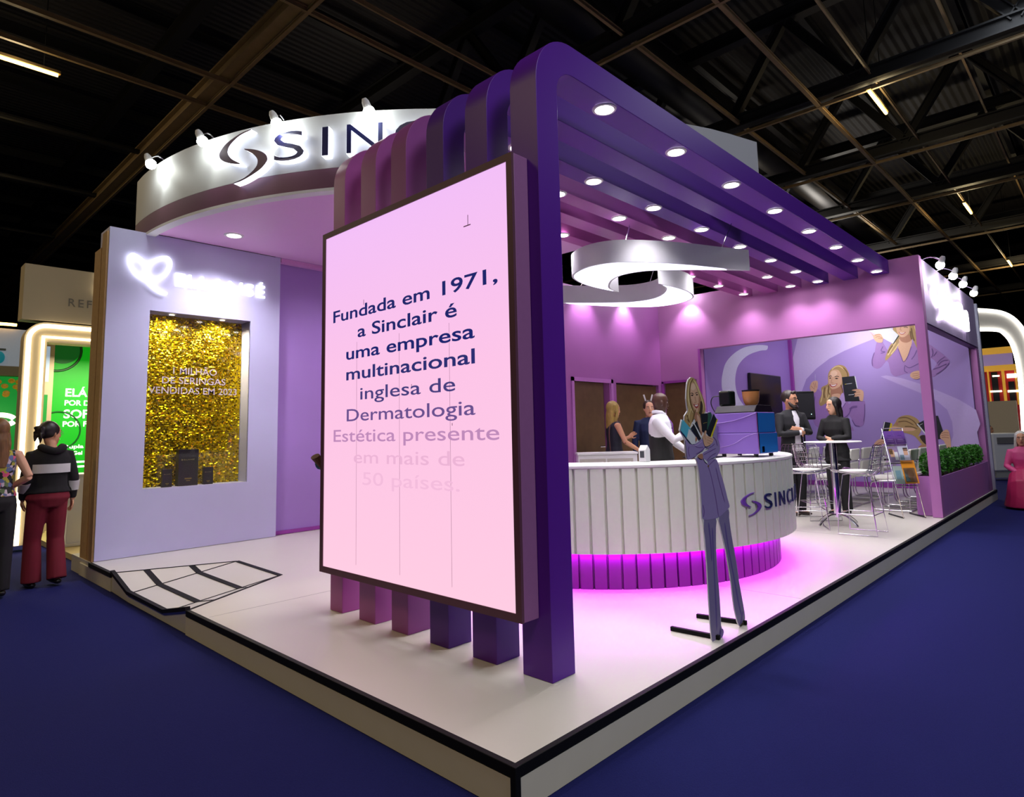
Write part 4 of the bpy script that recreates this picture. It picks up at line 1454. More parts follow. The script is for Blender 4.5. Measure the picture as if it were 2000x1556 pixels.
# woman looking down between books, bottom right
w3 = mural('w3', 6)
w3.crop(1690, 790, 6.767)
w3.poly([(700, 560), (860, 480), (960, 560), (1000, 700), (760, 700)], SKD, 2)
w3.poly([(395, 240), (430, 180), (500, 145), (580, 140), (660, 170), (712, 220), (740, 330), (700, 420), (760, 400), (840, 470), (850, 530), (760, 530), (700, 470), (620, 400), (400, 340), (360, 290)], HB, 3)
w3.poly([(360, 280), (470, 300), (640, 310), (640, 345), (380, 350), (350, 310)], SK, 2)
for L in ([(440, 180), (540, 170), (640, 220), (700, 300)], [(430, 230), (540, 220), (640, 270)], [(520, 290), (600, 290), (690, 320)]):
    w3.line(L, 7, HD)
w3.poly([(400, 245), (420, 230), (440, 250), (430, 270), (410, 268)], SKD, 2)
w3.poly([(720, 430), (780, 400), (840, 460), (840, 530), (790, 520)], EYE, 3)
w3.poly([(245, 225), (335, 240), (290, 500), (200, 450)], BK, 1)
w3.poly([(335, 240), (360, 255), (295, 510), (272, 500)], YE, 1)
w3.poly([(250, 225), (262, 228), (214, 450), (200, 446)], WH, 1)
w3.poly([(120, 510), (200, 450), (270, 490), (200, 560), (180, 600), (120, 585)], SK, 2)
for L in ([(130, 540), (190, 500), (250, 485)], [(135, 565), (195, 525), (235, 510)]):
    w3.line(L, 5, SKD)
w3.poly([(680, 255), (850, 170), (940, 400), (850, 460)], BK, 1)
w3.poly([(680, 255), (695, 250), (860, 450), (850, 465)], WH, 1)
w3.line([(770, 220), (850, 360)], 9, BL, 1)
w3.line([(720, 270), (760, 250)], 5, WH, 1)
w3.poly([(905, 150), (960, 145), (1030, 360), (1000, 450), (945, 460)], BK, 1)
w3.poly([(1000, 380), (1060, 330), (1110, 360), (1135, 560), (1080, 570), (1040, 480), (990, 440)], SK, 2)
for L in ([(1000, 385), (1050, 370), (1105, 375)], [(1000, 410), (1050, 400), (1108, 405)], [(1010, 435), (1050, 430), (1110, 440)]):
    w3.line(L, 5, SKD)
w3.build('printed_woman_with_books', mu)
# pale crescent on the violet side wall
cw = thing('wall_crescent', 'big pale crescent on the violet side wall behind the coffee machine', 'wall graphic', (9.5, 3.345, 2.3))
pc = Print(1380, 660, 6.483, 'y', 3.3495, -1, .001)
pc.poly([(190, 560), (200, 460), (240, 320), (330, 210), (450, 130), (580, 95), (690, 88), (760, 95), (776, 105), (760, 150), (680, 160), (560, 200), (470, 260), (400, 350), (370, 450), (362, 560), (380, 680), (420, 780), (470, 850), (490, 900), (330, 900), (250, 780), (200, 660)], mat('pale crescent print', (206, 200, 232), rough=.6), 4)
pc.build('crescent_print', cw)

# ---- television on the side wall
tv = thing('television', 'black wall television on the violet side wall behind the bean hopper', 'television', (10.75, 3.30, 1.86))
MB().box(10.0, 3.285, 1.43, 11.50, 3.335, 2.28).build('casing', P['blackp'], tv, bevel=.006)
MB().box(10.015, 3.2835, 1.445, 11.485, 3.2848, 2.265).build('display', mat('dark glossy display', (14, 10, 14), rough=.2, spec=.15), tv)
MB().box(10.5, 3.336, 1.6, 11.0, 3.349, 2.1).build('wall_bracket', P['blackp'], tv)

# ---- speaker on tripod
st = thing('speaker_stand', 'black tripod speaker stand behind the bearded man', 'speaker stand', (11.4, 2.86, 0))
MB().tube([(11.4, 2.86, .10), (11.4, 2.86, 1.36)], .018, 10).build('pole', P['blackp'], st, smooth=40)
MB().tube([(11.4, 2.86, .62), (11.4, 2.86, .70)], .032, 10).build('collar', P['blackp'], st, smooth=40)
for k in range(3):
    a = 2 * PI * k / 3 + .4
    MB().tube([(11.4 + .02 * math.cos(a), 2.86 + .02 * math.sin(a), .66), (11.4 + .42 * math.cos(a), 2.86 + .42 * math.sin(a), .012)], .011, 8).build('leg', P['blackp'], st, smooth=40)
sk = thing('loudspeaker', 'black loudspeaker on the tripod stand in front of the lilac mural', 'loudspeaker', (11.4, 2.86, 1.362))
m1 = MB()
fp = [(-.19, -.16), (.19, -.16), (.15, .15), (-.15, .15)]
ca, sa = math.cos(.75), math.sin(.75)
rotp = [(11.4 + (-v) * -1 * ca * -1 - u * sa * 1, 2.86 + v * sa * 1 - u * -ca * 1) for u, v in fp]
m1.prism([(11.4 + v * ca - u * sa, 2.86 + v * sa + u * ca) for u, v in fp], 'z', 1.362, 1.93)
m1.build('enclosure', P['blackp'], sk, bevel=.02, seg=3)
m1 = MB()
m1.prism([(11.4 + v * ca - u * sa, 2.86 + v * sa + u * ca) for u, v in [(-.17, -.168), (.17, -.168), (.17, -.161), (-.17, -.161)]], 'z', 1.40, 1.89)
m1.build('grille', mat('black grille', (24, 24, 30), rough=.7, noise=.6, scale=160), sk)
m1 = MB().ell((11.4 - .170 * ca + .1 * sa, 2.86 - .170 * sa - .1 * ca, 1.47), .006, .006, .006, 8, 6)
m1.build('status_led', emis('speaker led', (190, 255, 250), 4), sk)
# ------------------------------------------------------------------ bar table and wire stools
tb = thing('bar_table', 'round white bar table with chrome pole and splayed base, among wire stools', 'table', (6.85, .92, 0))
tc_ = (6.85, .92, 0)
MB().lathe([(.001, 1.030), (.33, 1.030), (.338, 1.037), (.33, 1.045), (.001, 1.045)], tc_, 40).build('tabletop', P['white'], tb, smooth=30)
MB().tube([(6.85, .92, .10), (6.85, .92, 1.03)], .042, 18).build('pole', P['chrome'], tb, smooth=40)
for k in range(4):
    a = PI / 4 + k * PI / 2 + .3
    ca, sa = math.cos(a), math.sin(a)
    MB().tube(spline([(6.85 + ca * .03, .92 + sa * .03, .13), (6.85 + ca * .14, .92 + sa * .14, .12), (6.85 + ca * .24, .92 + sa * .24, .06), (6.85 + ca * .30, .92 + sa * .30, .012)], 4), .013, 8).build('foot', P['chrome'], tb, smooth=40)


def stool_proto():
    t = thing('bar_stool', '', 'stool', (0, 0, 0), 0, 'chrome wire bar stools')
    # profile of the wire shell, front to top of back
    pr = spline([(-.235, .690), (-.20, .700), (-.05, .668), (.10, .655), (.17, .675), (.205, .74), (.225, .84), (.245, .94), (.262, 1.01)], 4)
    hw_ = [.17 + .075 * math.sin(PI * min(1, i / 18)) for i in range(len(pr))]
    n = len(pr)

    def sp(i, u):
        y, z = pr[i]
        wd = .19 + .05 * math.sin(PI * (.15 + .7 * i / (n - 1)))
        if i > n - 8:
            wd *= 1 - .12 * ((i - (n - 8)) / 7) ** 2
        return (u * wd, y + (.03 * u * u if i > n * .5 else 0) * -1.2, z + .035 * u * u * (1 if i < n * .55 else .2))
    sh = MB()
    for q in range(11):
        u = -1 + 2 * q / 10
        sh.tube([sp(i, u) for i in range(n)], .0032 if 0 < q < 10 else .005, 5)
    for i in range(0, n, 2):
        sh.tube([sp(i, -1 + 2 * q / 10) for q in range(11)], .0032 if 0 < i < n - 2 else .005, 5)
    sh.build('wire_shell', P['chrome'], t, smooth=50)
    pd = MB().prism([(.175 * math.cos(a) * (1 + .06 * math.cos(2 * a)), -.03 + .18 * math.sin(a)) for a in [2 * PI * k / 24 for k in range(24)]], 'z', .692, .722)
    pd.build('seat_pad', mat('white leatherette pad', (226, 226, 220), rough=.5), t, bevel=.012, smooth=40, seg=3)
    for s_ in (-1, 1):
        MB().tube([(s_ * .15, -.13, .672), (s_ * .19, -.19, .30), (s_ * .215, -.205, .006), (s_ * .215, .205, .006), (s_ * .19, .17, .30), (s_ * .15, .12, .655)], .0065, 8).build('side_frame', P['chrome'], t, smooth=60)
    fr_ = MB()
    fr_.tube([(-.199, -.192, .23), (.199, -.192, .23)], .006, 8)
    fr_.tube([(-.199, .175, .23), (.199, .175, .23)], .006, 8)
    fr_.tube([(-.199, -.192, .23), (-.199, .175, .23)], .006, 8)
    fr_.tube([(.199, -.192, .23), (.199, .175, .23)], .006, 8)
    for q in ((-.13, .672), (.12, .655)):
        MB().tube([(-.15,) + q, (.15,) + q], .006, 8).build('seat_support', P['chrome'], t, smooth=60)
    fr_.build('footrest', P['chrome'], t, smooth=60)
    return t


sp0 = stool_proto()
sp0.location = (6.35, .50, 0)
sp0.rotation_euler = (0, 0, PI)
sp0['label'] = 'chrome wire bar stool right of the bar table, seen from its side'
s2_ = dup(sp0, (6.40, 1.14, 0), math.radians(-62), 'chrome wire bar stool with white pad between round counter and bar table')
s3_ = dup(sp0, (7.25, 1.28, 0), math.radians(40), 'chrome wire bar stool behind the bar table, half hidden by the stool in front')


# ------------------------------------------------------------------ white cantilever chairs
def chair_proto():
    t = thing('cantilever_chair', '', 'chair', (0, 0, 0), 0, 'white cantilever chairs in the auditorium')
    wm_ = mat('white leather pad', (226, 226, 218), rough=.45, noise=.03)
    MB().box(-.23, -.24, .42, .23, .22, .49).build('seat', wm_, t, bevel=.03, seg=3)
    for z0, z1, y in ((.52, .68, .215), (.705, .88, .245)):
        m_ = MB()
        m_.prism([(y, z0), (y + .045, z0), (y + .045 + .03, z1), (y + .03, z1)], 'x', -.215, .215)
        m_.build('back_pad', wm_, t, bevel=.018, seg=3)
    for s_ in (-1, 1):
        x = s_ * .245
        MB().tube(spline([(x, .285, .86), (x, .25, .66), (x, .21, .50), (x, .16, .445), (x, -.16, .42), (x, -.225, .39), (x, -.235, .30), (x, -.235, .12), (x, -.21, .03), (x, -.14, .013), (x, .26, .013)], 3), .011, 8).build('tube_frame', P['chrome'], t, smooth=60)
        a_ = MB().tube(spline([(x, .27, .69), (x * 1.06, .10, .70), (x * 1.06, -.14, .69), (x * 1.04, -.20, .64), (x, -.21, .45)], 4), .010, 8)
        a_.obox((x * 1.06, -.02, .708), ((1, 0, 0), (0, 1, 0), (0, 0, 1)), .02, .13, .010)
        a_.build('armrest', P['chrome'], t, smooth=60)
    MB().tube([(-.245, .26, .013), (.245, .26, .013)], .011, 8).build('cross_bar', P['chrome'], t, smooth=60)
    MB().tube([(-.245, .24, .69), (.245, .24, .69)], .009, 8).build('back_rail', P['chrome'], t, smooth=60)
    return t


ch0 = chair_proto()
rown = ('rear', 'middle', 'front')
coln = ('nearest the opening', 'second from the opening', 'third from the opening', 'farthest from the opening')
first = True
for r, y in enumerate((.74, 1.52, 2.34)):
    for c, x in enumerate((8.82, 9.50, 10.18, 10.86)):
        if r == 2 and c == 0:
            continue
        lab = 'white padded cantilever chair in the %s row, %s' % (rown[r], coln[c])
        if first:
            ch0.location = (x, y, 0)
            ch0.rotation_euler = (0, 0, PI)
            ch0['label'] = lab
            first = False
        else:
            dup(ch0, (x, y, 0), PI + random.uniform(-.06, .06), lab)

# ------------------------------------------------------------------ brochure stand and leaflets
bst = thing('brochure_stand', 'raked chrome brochure stand with clear pockets in front of the mauve post', 'stand', (7.95, .28, 0))
eu = Vector((.725, -.69, 0)).normalized()
b0 = Vector((7.85, .42, .012))
et = Vector((.36, .26, 1.17))
nn_ = et.cross(eu).normalized()
if nn_.x > 0:
    nn_ = -nn_
fm_ = MB()
W_ = .30
for u in (0, W_):
    fm_.tube([b0 + eu * u, b0 + eu * u + et], .007, 8)
    MBb = b0 + eu * u
for t_ in (1.0, .80, .59, .34):
    fm_.tube([b0 + et * t_, b0 + eu * W_ + et * t_], .006, 8)
fm_.build('frame', P['chrome'], bst, smooth=60)
for u in (0, W_):
    MB().tube([b0 + eu * u, b0 + eu * u + Vector((.33, .25, 0))], .009, 8).build('foot', P['steel'], bst, smooth=60)
    MB().tube([b0 + eu * u + et * .75 + nn_ * -.005, b0 + eu * u + Vector((.335, .245, .008))], .005, 8).build('rear_strut', P['chrome'], bst, smooth=60)
for t_ in (.80, .59, .34):
    m_ = MB()
    m_.obox(b0 + eu * W_ / 2 + et * (t_ + .05) + nn_ * .030, (eu, et.normalized(), nn_), W_ / 2, .055, .0015)
    m_.obox(b0 + eu * W_ / 2 + et * t_ + nn_ * .016, (eu, et.normalized(), nn_), W_ / 2, .0015, .014)
    m_.build('clear_pocket', pane, bst)


def leaflet(label, u0, u1, t0, t1, c, art, k):
    c0 = b0 + eu * (u0 + u1) / 2 + et * (t0 + t1) / 2 + nn_ * (.012 + .004 * k)
    t = thing('leaflet', label, 'leaflet', c0, 0, 'leaflets on the brochure stand')
    hh = et.length * (t1 - t0) / 2
    MB().obox(c0, (eu, et.normalized(), nn_), (u1 - u0) / 2, hh, .003).build('cover', mat('leaflet ' + label[:16], c, rough=.4), t)
    if art:
        m_ = MB()
        for (du, dv, ru, rv, mi_) in art[0]:
            m_.obox(c0 + eu * du * (u1 - u0) + et.normalized() * dv * hh + nn_ * .0036, (eu, et.normalized(), nn_), ru * (u1 - u0), rv * hh, .0004, mi_)
        m_.build('cover_print', art[1], t)
    return t


pv = [pm('pale violet', (170, 140, 210)), pm('dark violet', (84, 56, 130))]
leaflet('violet leaflet on the left of the top pocket', .004, .146, .81, .965, (112, 74, 160), ([(0, -.3, .3, .06, 0), (0, -.55, .35, .04, 0), (0, .3, .2, .05, 1)], pv), 0)
leaflet('violet leaflet on the right of the top pocket', .154, .296, .81, .965, (118, 80, 166), ([(0, -.3, .3, .06, 0), (0, -.55, .35, .04, 0), (0, .3, .2, .05, 1)], pv), 0)
fc = [SK, HD, WH, pm('teal', (110, 150, 160)), EYE]
leaflet('pale leaflet with a portrait on the left of the middle pocket', .004, .14, .60, .785, (150, 130, 170), ([(-.1, .1, .22, .42, 0), (-.22, .35, .2, .35, 1), (.28, -.2, .18, .5, 2)], fc), 0)
leaflet('white leaflet with a dark-haired portrait on the right of the middle pocket', .15, .297, .60, .785, (206, 214, 226), ([(.18, .25, .2, .38, 0), (.2, .6, .22, .2, 4), (-.25, -.4, .2, .3, 3)], fc), 0)
leaflet('orange magazine in the bottom pocket', .14, .33, .36, .62, (226, 150, 30), ([(-.02, -.28, .42, .62, 1), (.05, -.1, .22, .38, 0), (-.25, -.3, .15, .5, 3)], fc), 1)
leaflet('pale green leaflet behind the orange magazine', .01, .135, .36, .56, (160, 178, 170), ([(0, 0, .3, .5, 3)], fc), 0)

# ------------------------------------------------------------------ planter with clipped shrubs
pl = thing('planter_box', 'long mauve planter box along the aisle side at right', 'planter', (10.3, .18, 0))
pmt = mat('mauve planter board', (168, 110, 178), rough=.55, noise=.02)
X0, X1 = 8.305, 12.345
m_ = MB().box(X0, .032, .005, X1, .05, .53).box(X0, .33, .005, X1, .348, .53).box(X0, .05, .005, X0 + .018, .33, .53).box(X1 - .018, .05, .005, X1, .33, .53)
m_.build('box', pmt, pl)
MB().box(X0 + .02, .051, .30, X1 - .02, .329, .47).build('soil', mat('dark soil', (46, 34, 24), rough=.9, noise=.5, scale=80, bump=.5), pl)
leafm = mat('boxwood leaf', (52, 122, 24), rough=.45, noise=.5, scale=14)
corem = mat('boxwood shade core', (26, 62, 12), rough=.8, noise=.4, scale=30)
stemm = mat('brown stem', (78, 58, 36), rough=.8)
shrubs = []
for v in range(2):
    t = thing('boxwood_shrub', '', 'shrub', (0, 0, .47), 0, 'clipped shrubs in the planter')
    MB().tube([(0, 0, .471), (.01, 0, .56), (0, .01, .66)], .012, 6).build('stem', stemm, t)
    lf_ = MB()
    for k in range(1500):
        th, ph = math.acos(random.uniform(-.75, 1)), random.uniform(0, 2 * PI)
        rr = random.uniform(.78, 1.0)
        n_ = Vector((math.sin(th) * math.cos(ph), math.sin(th) * math.sin(ph), math.cos(th)))
        sq_ = lambda q: math.copysign(abs(q) ** .75, q)
        c_ = Vector((sq_(n_.x) * .33 * rr, sq_(n_.y) * .125 * rr, .675 + sq_(n_.z) * .165 * rr))
        d_ = (n_ + Vector((random.gauss(0, .5), random.gauss(0, .5), random.gauss(.3, .5)))).normalized()
        w_ = d_.orthogonal().normalized()
        w_.rotate(Matrix.Rotation(random.uniform(0, 2 * PI), 3, d_))
        L_ = random.uniform(.022, .036)
        lf_.add([c_, c_ + d_ * L_ * .5 + w_ * L_ * .32, c_ + d_ * L_, c_ + d_ * L_ * .5 - w_ * L_ * .32], [(0, 1, 2, 3)])
    fo = lf_.build('foliage', leafm, t, recalc=False)
    MB().ell((0, 0, .675), .27, .10, .135, 14, 9).build('shade_core', corem, fo, smooth=60)  # solid core, its dark colour puts shade between the leaves
    shrubs.append(t)
xs_ = [8.66 + .66 * k for k in range(6)]
for k, x in enumerate(xs_):
    lab = 'clipped green shrub in the mauve planter, %s from the post' % ords[k]
    if k < 2:
        shrubs[k].location = (x, .19, .47)
        for c_ in shrubs[k].children:
            pass
        shrubs[k]['label'] = lab
    else:
        dup(shrubs[k % 2], (x, .19, .47), 0, lab)

# ------------------------------------------------------------------ small things
ctn = thing('milk_carton', 'white carton with a dark label on the round counter by the barman', 'carton', (4.21, .85, .986))
cpos = at_depth(1256, 5.35)
ctn.location = (cpos.x, cpos.y, .986)
m_ = MB()
c0 = Vector((cpos.x, cpos.y, .986))
m_.prism([(cpos.x - .035, .986), (cpos.x + .035, .986), (cpos.x + .035, 1.085), (cpos.x, 1.125), (cpos.x - .035, 1.085)], 'y', cpos.y - .035, cpos.y + .035)
m_.build('carton_body', P['white'], ctn, bevel=.003)
MB().box(cpos.x - .0365, cpos.y - .02, 1.02, cpos.x - .0352, cpos.y + .02, 1.075).build('label', mat('dark label', (40, 44, 52)), ctn)
br = thing('broom', 'brown bristled broom with a red handle leaning behind the screen', 'broom', (1.5, 2.62, 0))
H_, Q_ = Vector((.635, 2.60, 1.06)), Vector((1.5, 2.60, .012))
d_ = (H_ - Q_).normalized()
MB().tube([Q_, H_ - d_ * .06], .011, 8).build('handle', mat('red handle', (150, 40, 40)), br)
m_ = MB().tube([H_ - d_ * .07, H_, H_ + d_ * .07], [(.02, .02), (.035, .025), (.05, .03)], 12)
m_.build('bristles', mat('brown bristles', (92, 60, 32), rough=.9, noise=.6, scale=120), br)
MB().ell(H_ + Vector((.03, .06, .0)), .04, .035, .05, 10, 7).build('teal_cloth', mat('teal cloth', (60, 110, 130), rough=.9), br)
# ------------------------------------------------------------------ people


def remesh(mb, name, m, parent, voxel=.01, smooth_it=4, fac=.5):
    """closed shapes of mb fused into one continuous smooth surface"""
    off = wloc(parent)
    me = bpy.data.meshes.new(name)
    me.from_pydata([tuple(p) for p in mb.v], [], mb.f)
    bm = bmesh.new()
    bm.from_mesh(me)
    bmesh.ops.recalc_face_normals(bm, faces=bm.faces)
    bm.to_mesh(me)
    bm.free()
    o = bpy.data.objects.new('tmp', me)
    COL.objects.link(o)
    r = o.modifiers.new('r', 'REMESH')
    r.mode = 'VOXEL'
    r.voxel_size = voxel
    if smooth_it:
        q = o.modifiers.new('s', 'SMOOTH')
        q.iterations = smooth_it
        q.factor = fac
    dg = bpy.context.evaluated_depsgraph_get()
    me2 = bpy.data.meshes.new_from_object(o.evaluated_get(dg))
    bpy.data.objects.remove(o)
    bpy.data.meshes.remove(me)
    me2.name = name
    me2.materials.clear()
    me2.materials.append(m)
    for p in me2.polygons:
        p.use_smooth = True
    o2 = bpy.data.objects.new(name, me2)
    COL.objects.link(o2)
    o2.parent = parent
    return o2


V = Vector


def hand(mb, W, d, n, side, curl=.35, k=1.0):
    """palm, four fingers and thumb; W wrist, d along the fingers, n palm normal (palm side), side +1 puts the thumb on d x n"""
    d, n = V(d).normalized(), V(n)
    n = (n - d * n.dot(d)).normalized()
    x = d.cross(n) * side
    pc_ = V(W) + d * .045 * k
    mb.tube([V(W) - d * .01, V(W) + d * .02 * k, V(W) + d * .06 * k, V(W) + d * .088 * k], [(.024 * k, .02 * k), (.036 * k, .016 * k), (.041 * k, .015 * k), (.040 * k, .012 * k)], 10, ref=x)
    for i, (u, L_) in enumerate(((.032, .072), (.0108, .082), (-.0108, .076), (-.031, .060))):
        b_ = V(W) + d * .082 * k + x * u * k
        dd = (d + x * u * 3.0).normalized()
        pts = [b_]
        ang = curl * (1 + .25 * i)
        cur = dd
        for s_ in (.45, .32, .26):
            cur = (cur * math.cos(ang) + n * math.sin(ang)).normalized()
            pts.append(pts[-1] + cur * L_ * s_ * k)
        mb.tube(pts, [.0085 * k, .0082 * k, .0075 * k, .006 * k], 7)
    tb_ = V(W) + d * .03 * k + x * .034 * k
    t1 = (d * .55 + x * .75 + n * .3).normalized()
    t2 = (d * .9 + x * .25 + n * .4).normalized()
    mb.tube([tb_, tb_ + t1 * .034 * k, tb_ + t1 * .034 * k + t2 * .03 * k, tb_ + t1 * .034 * k + t2 * .052 * k], [.013 * k, .0105 * k, .009 * k, .0065 * k], 7)


class Fig:
    """a standing figure in its own frame: it faces -Y, +X is its left; s scales a 1.75 m body"""

    def __init__(s, label, loc, face, h=1.75, name='person', sex='m', yaw=0, pitch=0, lean=0):
        s.k = h / 1.75
        rz = math.atan2(face[1], face[0]) + PI / 2
        s.root = thing(name, label, 'person', (0, 0, 0), 0)
        s.final = (loc, rz)
        s.stand = True
        s.sex = sex
        f = sex == 'f'
        s.sw = .165 if f else .188
        s.tor = [(.86, .15 if f else .145, .11, 0), (.95, .172 if f else .158, .118, .005), (1.06, .135 if f else .15, .098, 0), (1.14, .125 if f else .15, .095, 0), (1.27, .150 if f else .172, .112, -.008),
                 (1.38, .155 if f else .18, .10, 0), (1.44, .12 if f else .145, .075, .008), (1.475, .07, .06, .012)]
        s.yaw, s.pitch = yaw, pitch
        s.leg = {+1: [(.088, 0, .90), (.092, -.012, .49), (.092, .012, .08)], -1: [(-.088, 0, .90), (-.092, -.012, .49), (-.092, .012, .08)]}
        s.arm = {}
        for q in (1, -1):
            s.arm[q] = [(q * s.sw, .005, 1.405), (q * (s.sw + .05), .02, 1.13), (q * (s.sw + .06), -.03, .88)]
        s.handd = {1: None, -1: None}
        s.toe = {1: (0, -1, 0), -1: (0, -1, 0)}

    def P(s, p):
        return V(p) * s.k

    def hp(s, p):
        """head frame (origin between the ears) to the body frame"""
        R_ = Matrix.Rotation(s.yaw, 3, 'Z') @ Matrix.Rotation(s.pitch, 3, 'X')
        return (R_ @ V(p) + V((0, -.015, 1.625))) * s.k

    def head(s, mb):
        k = s.k
        secs = [(-.125, .022, .026, -.055), (-.105, .042, .045, -.042), (-.075, .058, .066, -.022), (-.04, .066, .082, -.010), (.0, .072, .093, 0), (.04, .076, .098, .004), (.08, .070, .091, .006), (.108, .050, .066, .006), (.124, .02, .03, .006)]
        mb.tube([s.hp((0, y, z)) for z, a, b_, y in secs], [(a * k, b_ * k) for z, a, b_, y in secs], 16, ref=(math.cos(s.yaw), math.sin(s.yaw), 0))
        mb.tube([s.hp((0, -.088, .025)), s.hp((0, -.105, -.01)), s.hp((0, -.108, -.028)), s.hp((0, -.09, -.034))], [.008 * k, .012 * k, .014 * k, .010 * k], 8)
        for q in (1, -1):
            mb.ell(s.hp((q * .076, .012, -.005)), .012 * k, .02 * k, .03 * k, 8, 6)
            mb.tube([s.hp((q * .014, -.092, .034)), s.hp((q * .05, -.078, .036))], [.007 * k, .006 * k], 6)
        mb.tube([s.hp((-.02, -.086, -.062)), s.hp((0, -.092, -.06)), s.hp((.02, -.086, -.062))], [.006 * k, .009 * k, .006 * k], 6)
        mb.tube([s.P((0, .022, 1.45)), s.P((0, .012, 1.51)), s.hp((0, .02, -.06))], [.058 * k, .05 * k, .052 * k], 12)

    def body(s, skin, voxel=.0075):
        k = s.k
        mb = MB()
        s.head(mb)
        mb.tube([s.P((0, y, z)) for z, a, b_, y in s.tor], [(a * .92 * k, b_ * .9 * k) for z, a, b_, y in s.tor], 16, ref=(1, 0, 0))
        for q in (1, -1):
            a = s.arm[q]
            mb.tube([s.P(lerp((0, 0, 1.40), a[0], .6)), s.P(a[0]), s.P(lerp(a[0], a[1], .5)), s.P(a[1])], [.05 * k, .052 * k, .044 * k, .037 * k], 10)
            mb.tube([s.P(a[1]), s.P(lerp(a[1], a[2], .3)), s.P(a[2])], [.037 * k, .038 * k, .025 * k], 10)
            d = (V(a[2]) - V(a[1])).normalized()
            hd = s.handd[q] or (d, (-q, 0, 0), q, .35)
            hand(mb, s.P(a[2]), hd[0], hd[1], hd[2], hd[3], k * (.92 if s.sex == 'f' else 1))
            L_ = s.leg[q]
            mb.tube([s.P(L_[0]), s.P(lerp(L_[0], L_[1], .5)), s.P(L_[1])], [.082 * k, .07 * k, .052 * k], 12)
            mb.tube([s.P(L_[1]), s.P(lerp(L_[1], L_[2], .3)), s.P(L_[2])], [.052 * k, .053 * k, .034 * k], 12)
            t_ = V(s.toe[q])
            mb.tube([s.P(L_[2]) - t_ * .04 * k - V((0, 0, .04 * k)), s.P(L_[2]) + t_ * .05 * k - V((0, 0, .045 * k)), s.P(L_[2]) + t_ * .16 * k - V((0, 0, .055 * k))], [.03 * k, .034 * k, .02 * k], 8)
        o = remesh(mb, 'body', skin, s.root, voxel, 3, .45)
        return o

    def face(s, iris=(60, 40, 26), lip=(150, 74, 66), brow=(50, 36, 26)):
        k = s.k
        for q in (1, -1):
            e_ = MB().ell(s.hp((q * .03, -.079, .012)), .012 * k, .010 * k, .0075 * k, 8, 6).build('eye', mat('eye white', (226, 220, 214), rough=.3), s.root, smooth=60)
            MB().ell(s.hp((q * .03, -.0875, .012)), .0055 * k, .004 * k, .006 * k, 8, 5).build('iris', mat('iris', iris, rough=.2), e_, smooth=60)
            MB().tube([s.hp((q * .014, -.092, .034)), s.hp((q * .034, -.090, .041)), s.hp((q * .054, -.076, .036))], [.004 * k, .0048 * k, .003 * k], 6).build('eyebrow', mat('brow %d' % brow[0], brow, rough=.8), s.root)
        MB().tube([s.hp((-.024, -.087, -.061)), s.hp((-.008, -.0985, -.058)), s.hp((.008, -.0985, -.058)), s.hp((.024, -.087, -.061))], [.003 * k, .0055 * k, .0055 * k, .003 * k], 8).build('mouth', mat('lip %d' % lip[1], lip, rough=.4), s.root, smooth=60)

    def top(s, m, name='jacket', sleeve=1.0, hem=.86, grow=.016, flare=0.0, neck=True, voxel=.011):
        """upper garment; sleeve 0 none, .45 short, 1 long"""
        k = s.k
        mb = MB()
        secs = [q for q in s.tor if q[0] > hem]
        h0 = [(hem, s.tor[1][1] + flare, s.tor[1][2] + flare, .003)]
        secs = h0 + secs[:-1] + ([(1.485, .078, .066, .014)] if neck else [])
        mb.tube([s.P((0, y, z)) for z, a, b_, y in secs], [((a + grow) * k, (b_ + grow) * k) for z, a, b_, y in secs], 18, ref=(1, 0, 0))
        for q in (1, -1):
            a = s.arm[q]
            if sleeve <= 0:
                mb.tube([s.P(lerp((0, 0, 1.40), a[0], .4)), s.P(lerp((0, 0, 1.405), a[0], .9))], [.06 * k, .052 * k], 10)
                continue
            pts = [lerp((0, 0, 1.40), a[0], .6), a[0], lerp(a[0], a[1], .5), a[1], lerp(a[1], a[2], .4), lerp(a[1], a[2], .93)]
            rr = [.058, .066, .06, .053, .05, .038]
            nkeep = 6 if sleeve >= 1 else 3
            mb.tube([s.P(p) for p in pts[:nkeep]], [r * k for r in rr[:nkeep]], 12)
        return remesh(mb, name, m, s.root, voxel, 3, .5)

    def trousers(s, m, name='trousers', flare=(.082, .06, .055), topz=1.0, voxel=.011, bottom=.05):
        k = s.k
        mb = MB()
        t = s.tor
        mb.tube([s.P((0, 0, .84)), s.P((0, .004, .93)), s.P((0, 0, topz))], [(.14 * k, .125 * k), ((t[1][1] + .014) * k, (t[1][2] + .020) * k), ((t[2][1] + .018) * k, (t[2][2] + .014) * k)], 18, ref=(1, 0, 0))
        for q in (1, -1):
            L_ = s.leg[q]
            bt = (L_[2][0], L_[2][1], L_[2][2] - .08 + bottom)
            mb.tube([s.P(L_[0]), s.P(lerp(L_[0], L_[1], .4)), s.P(L_[1]), s.P(lerp(L_[1], bt, .5)), s.P(bt)], [.098 * k, .092 * k, flare[0] * k, (flare[0] * .4 + flare[1] * .6) * k, flare[1] * k], 14)
        return remesh(mb, name, m, s.root, voxel, 3, .5)

    def shoes(s, m):
        k = s.k
        for q in (1, -1):
            L_ = s.leg[q]
            t_ = V(s.toe[q]).normalized()
            b_ = s.P(L_[2]) - V((0, 0, .052 * k))
            mb = MB().tube([b_ - t_ * .065 * k, b_ - t_ * .04 * k, b_ + t_ * .04 * k, b_ + t_ * .12 * k, b_ + t_ * .185 * k], [(.02 * k, .018 * k), (.036 * k, .030 * k), (.042 * k, .030 * k), (.044 * k, .024 * k), (.018 * k, .014 * k)], 10, ref=t_.cross(V((0, 0, 1))))
            remesh(mb, 'shoe', m, s.root, .009, 3, .5)

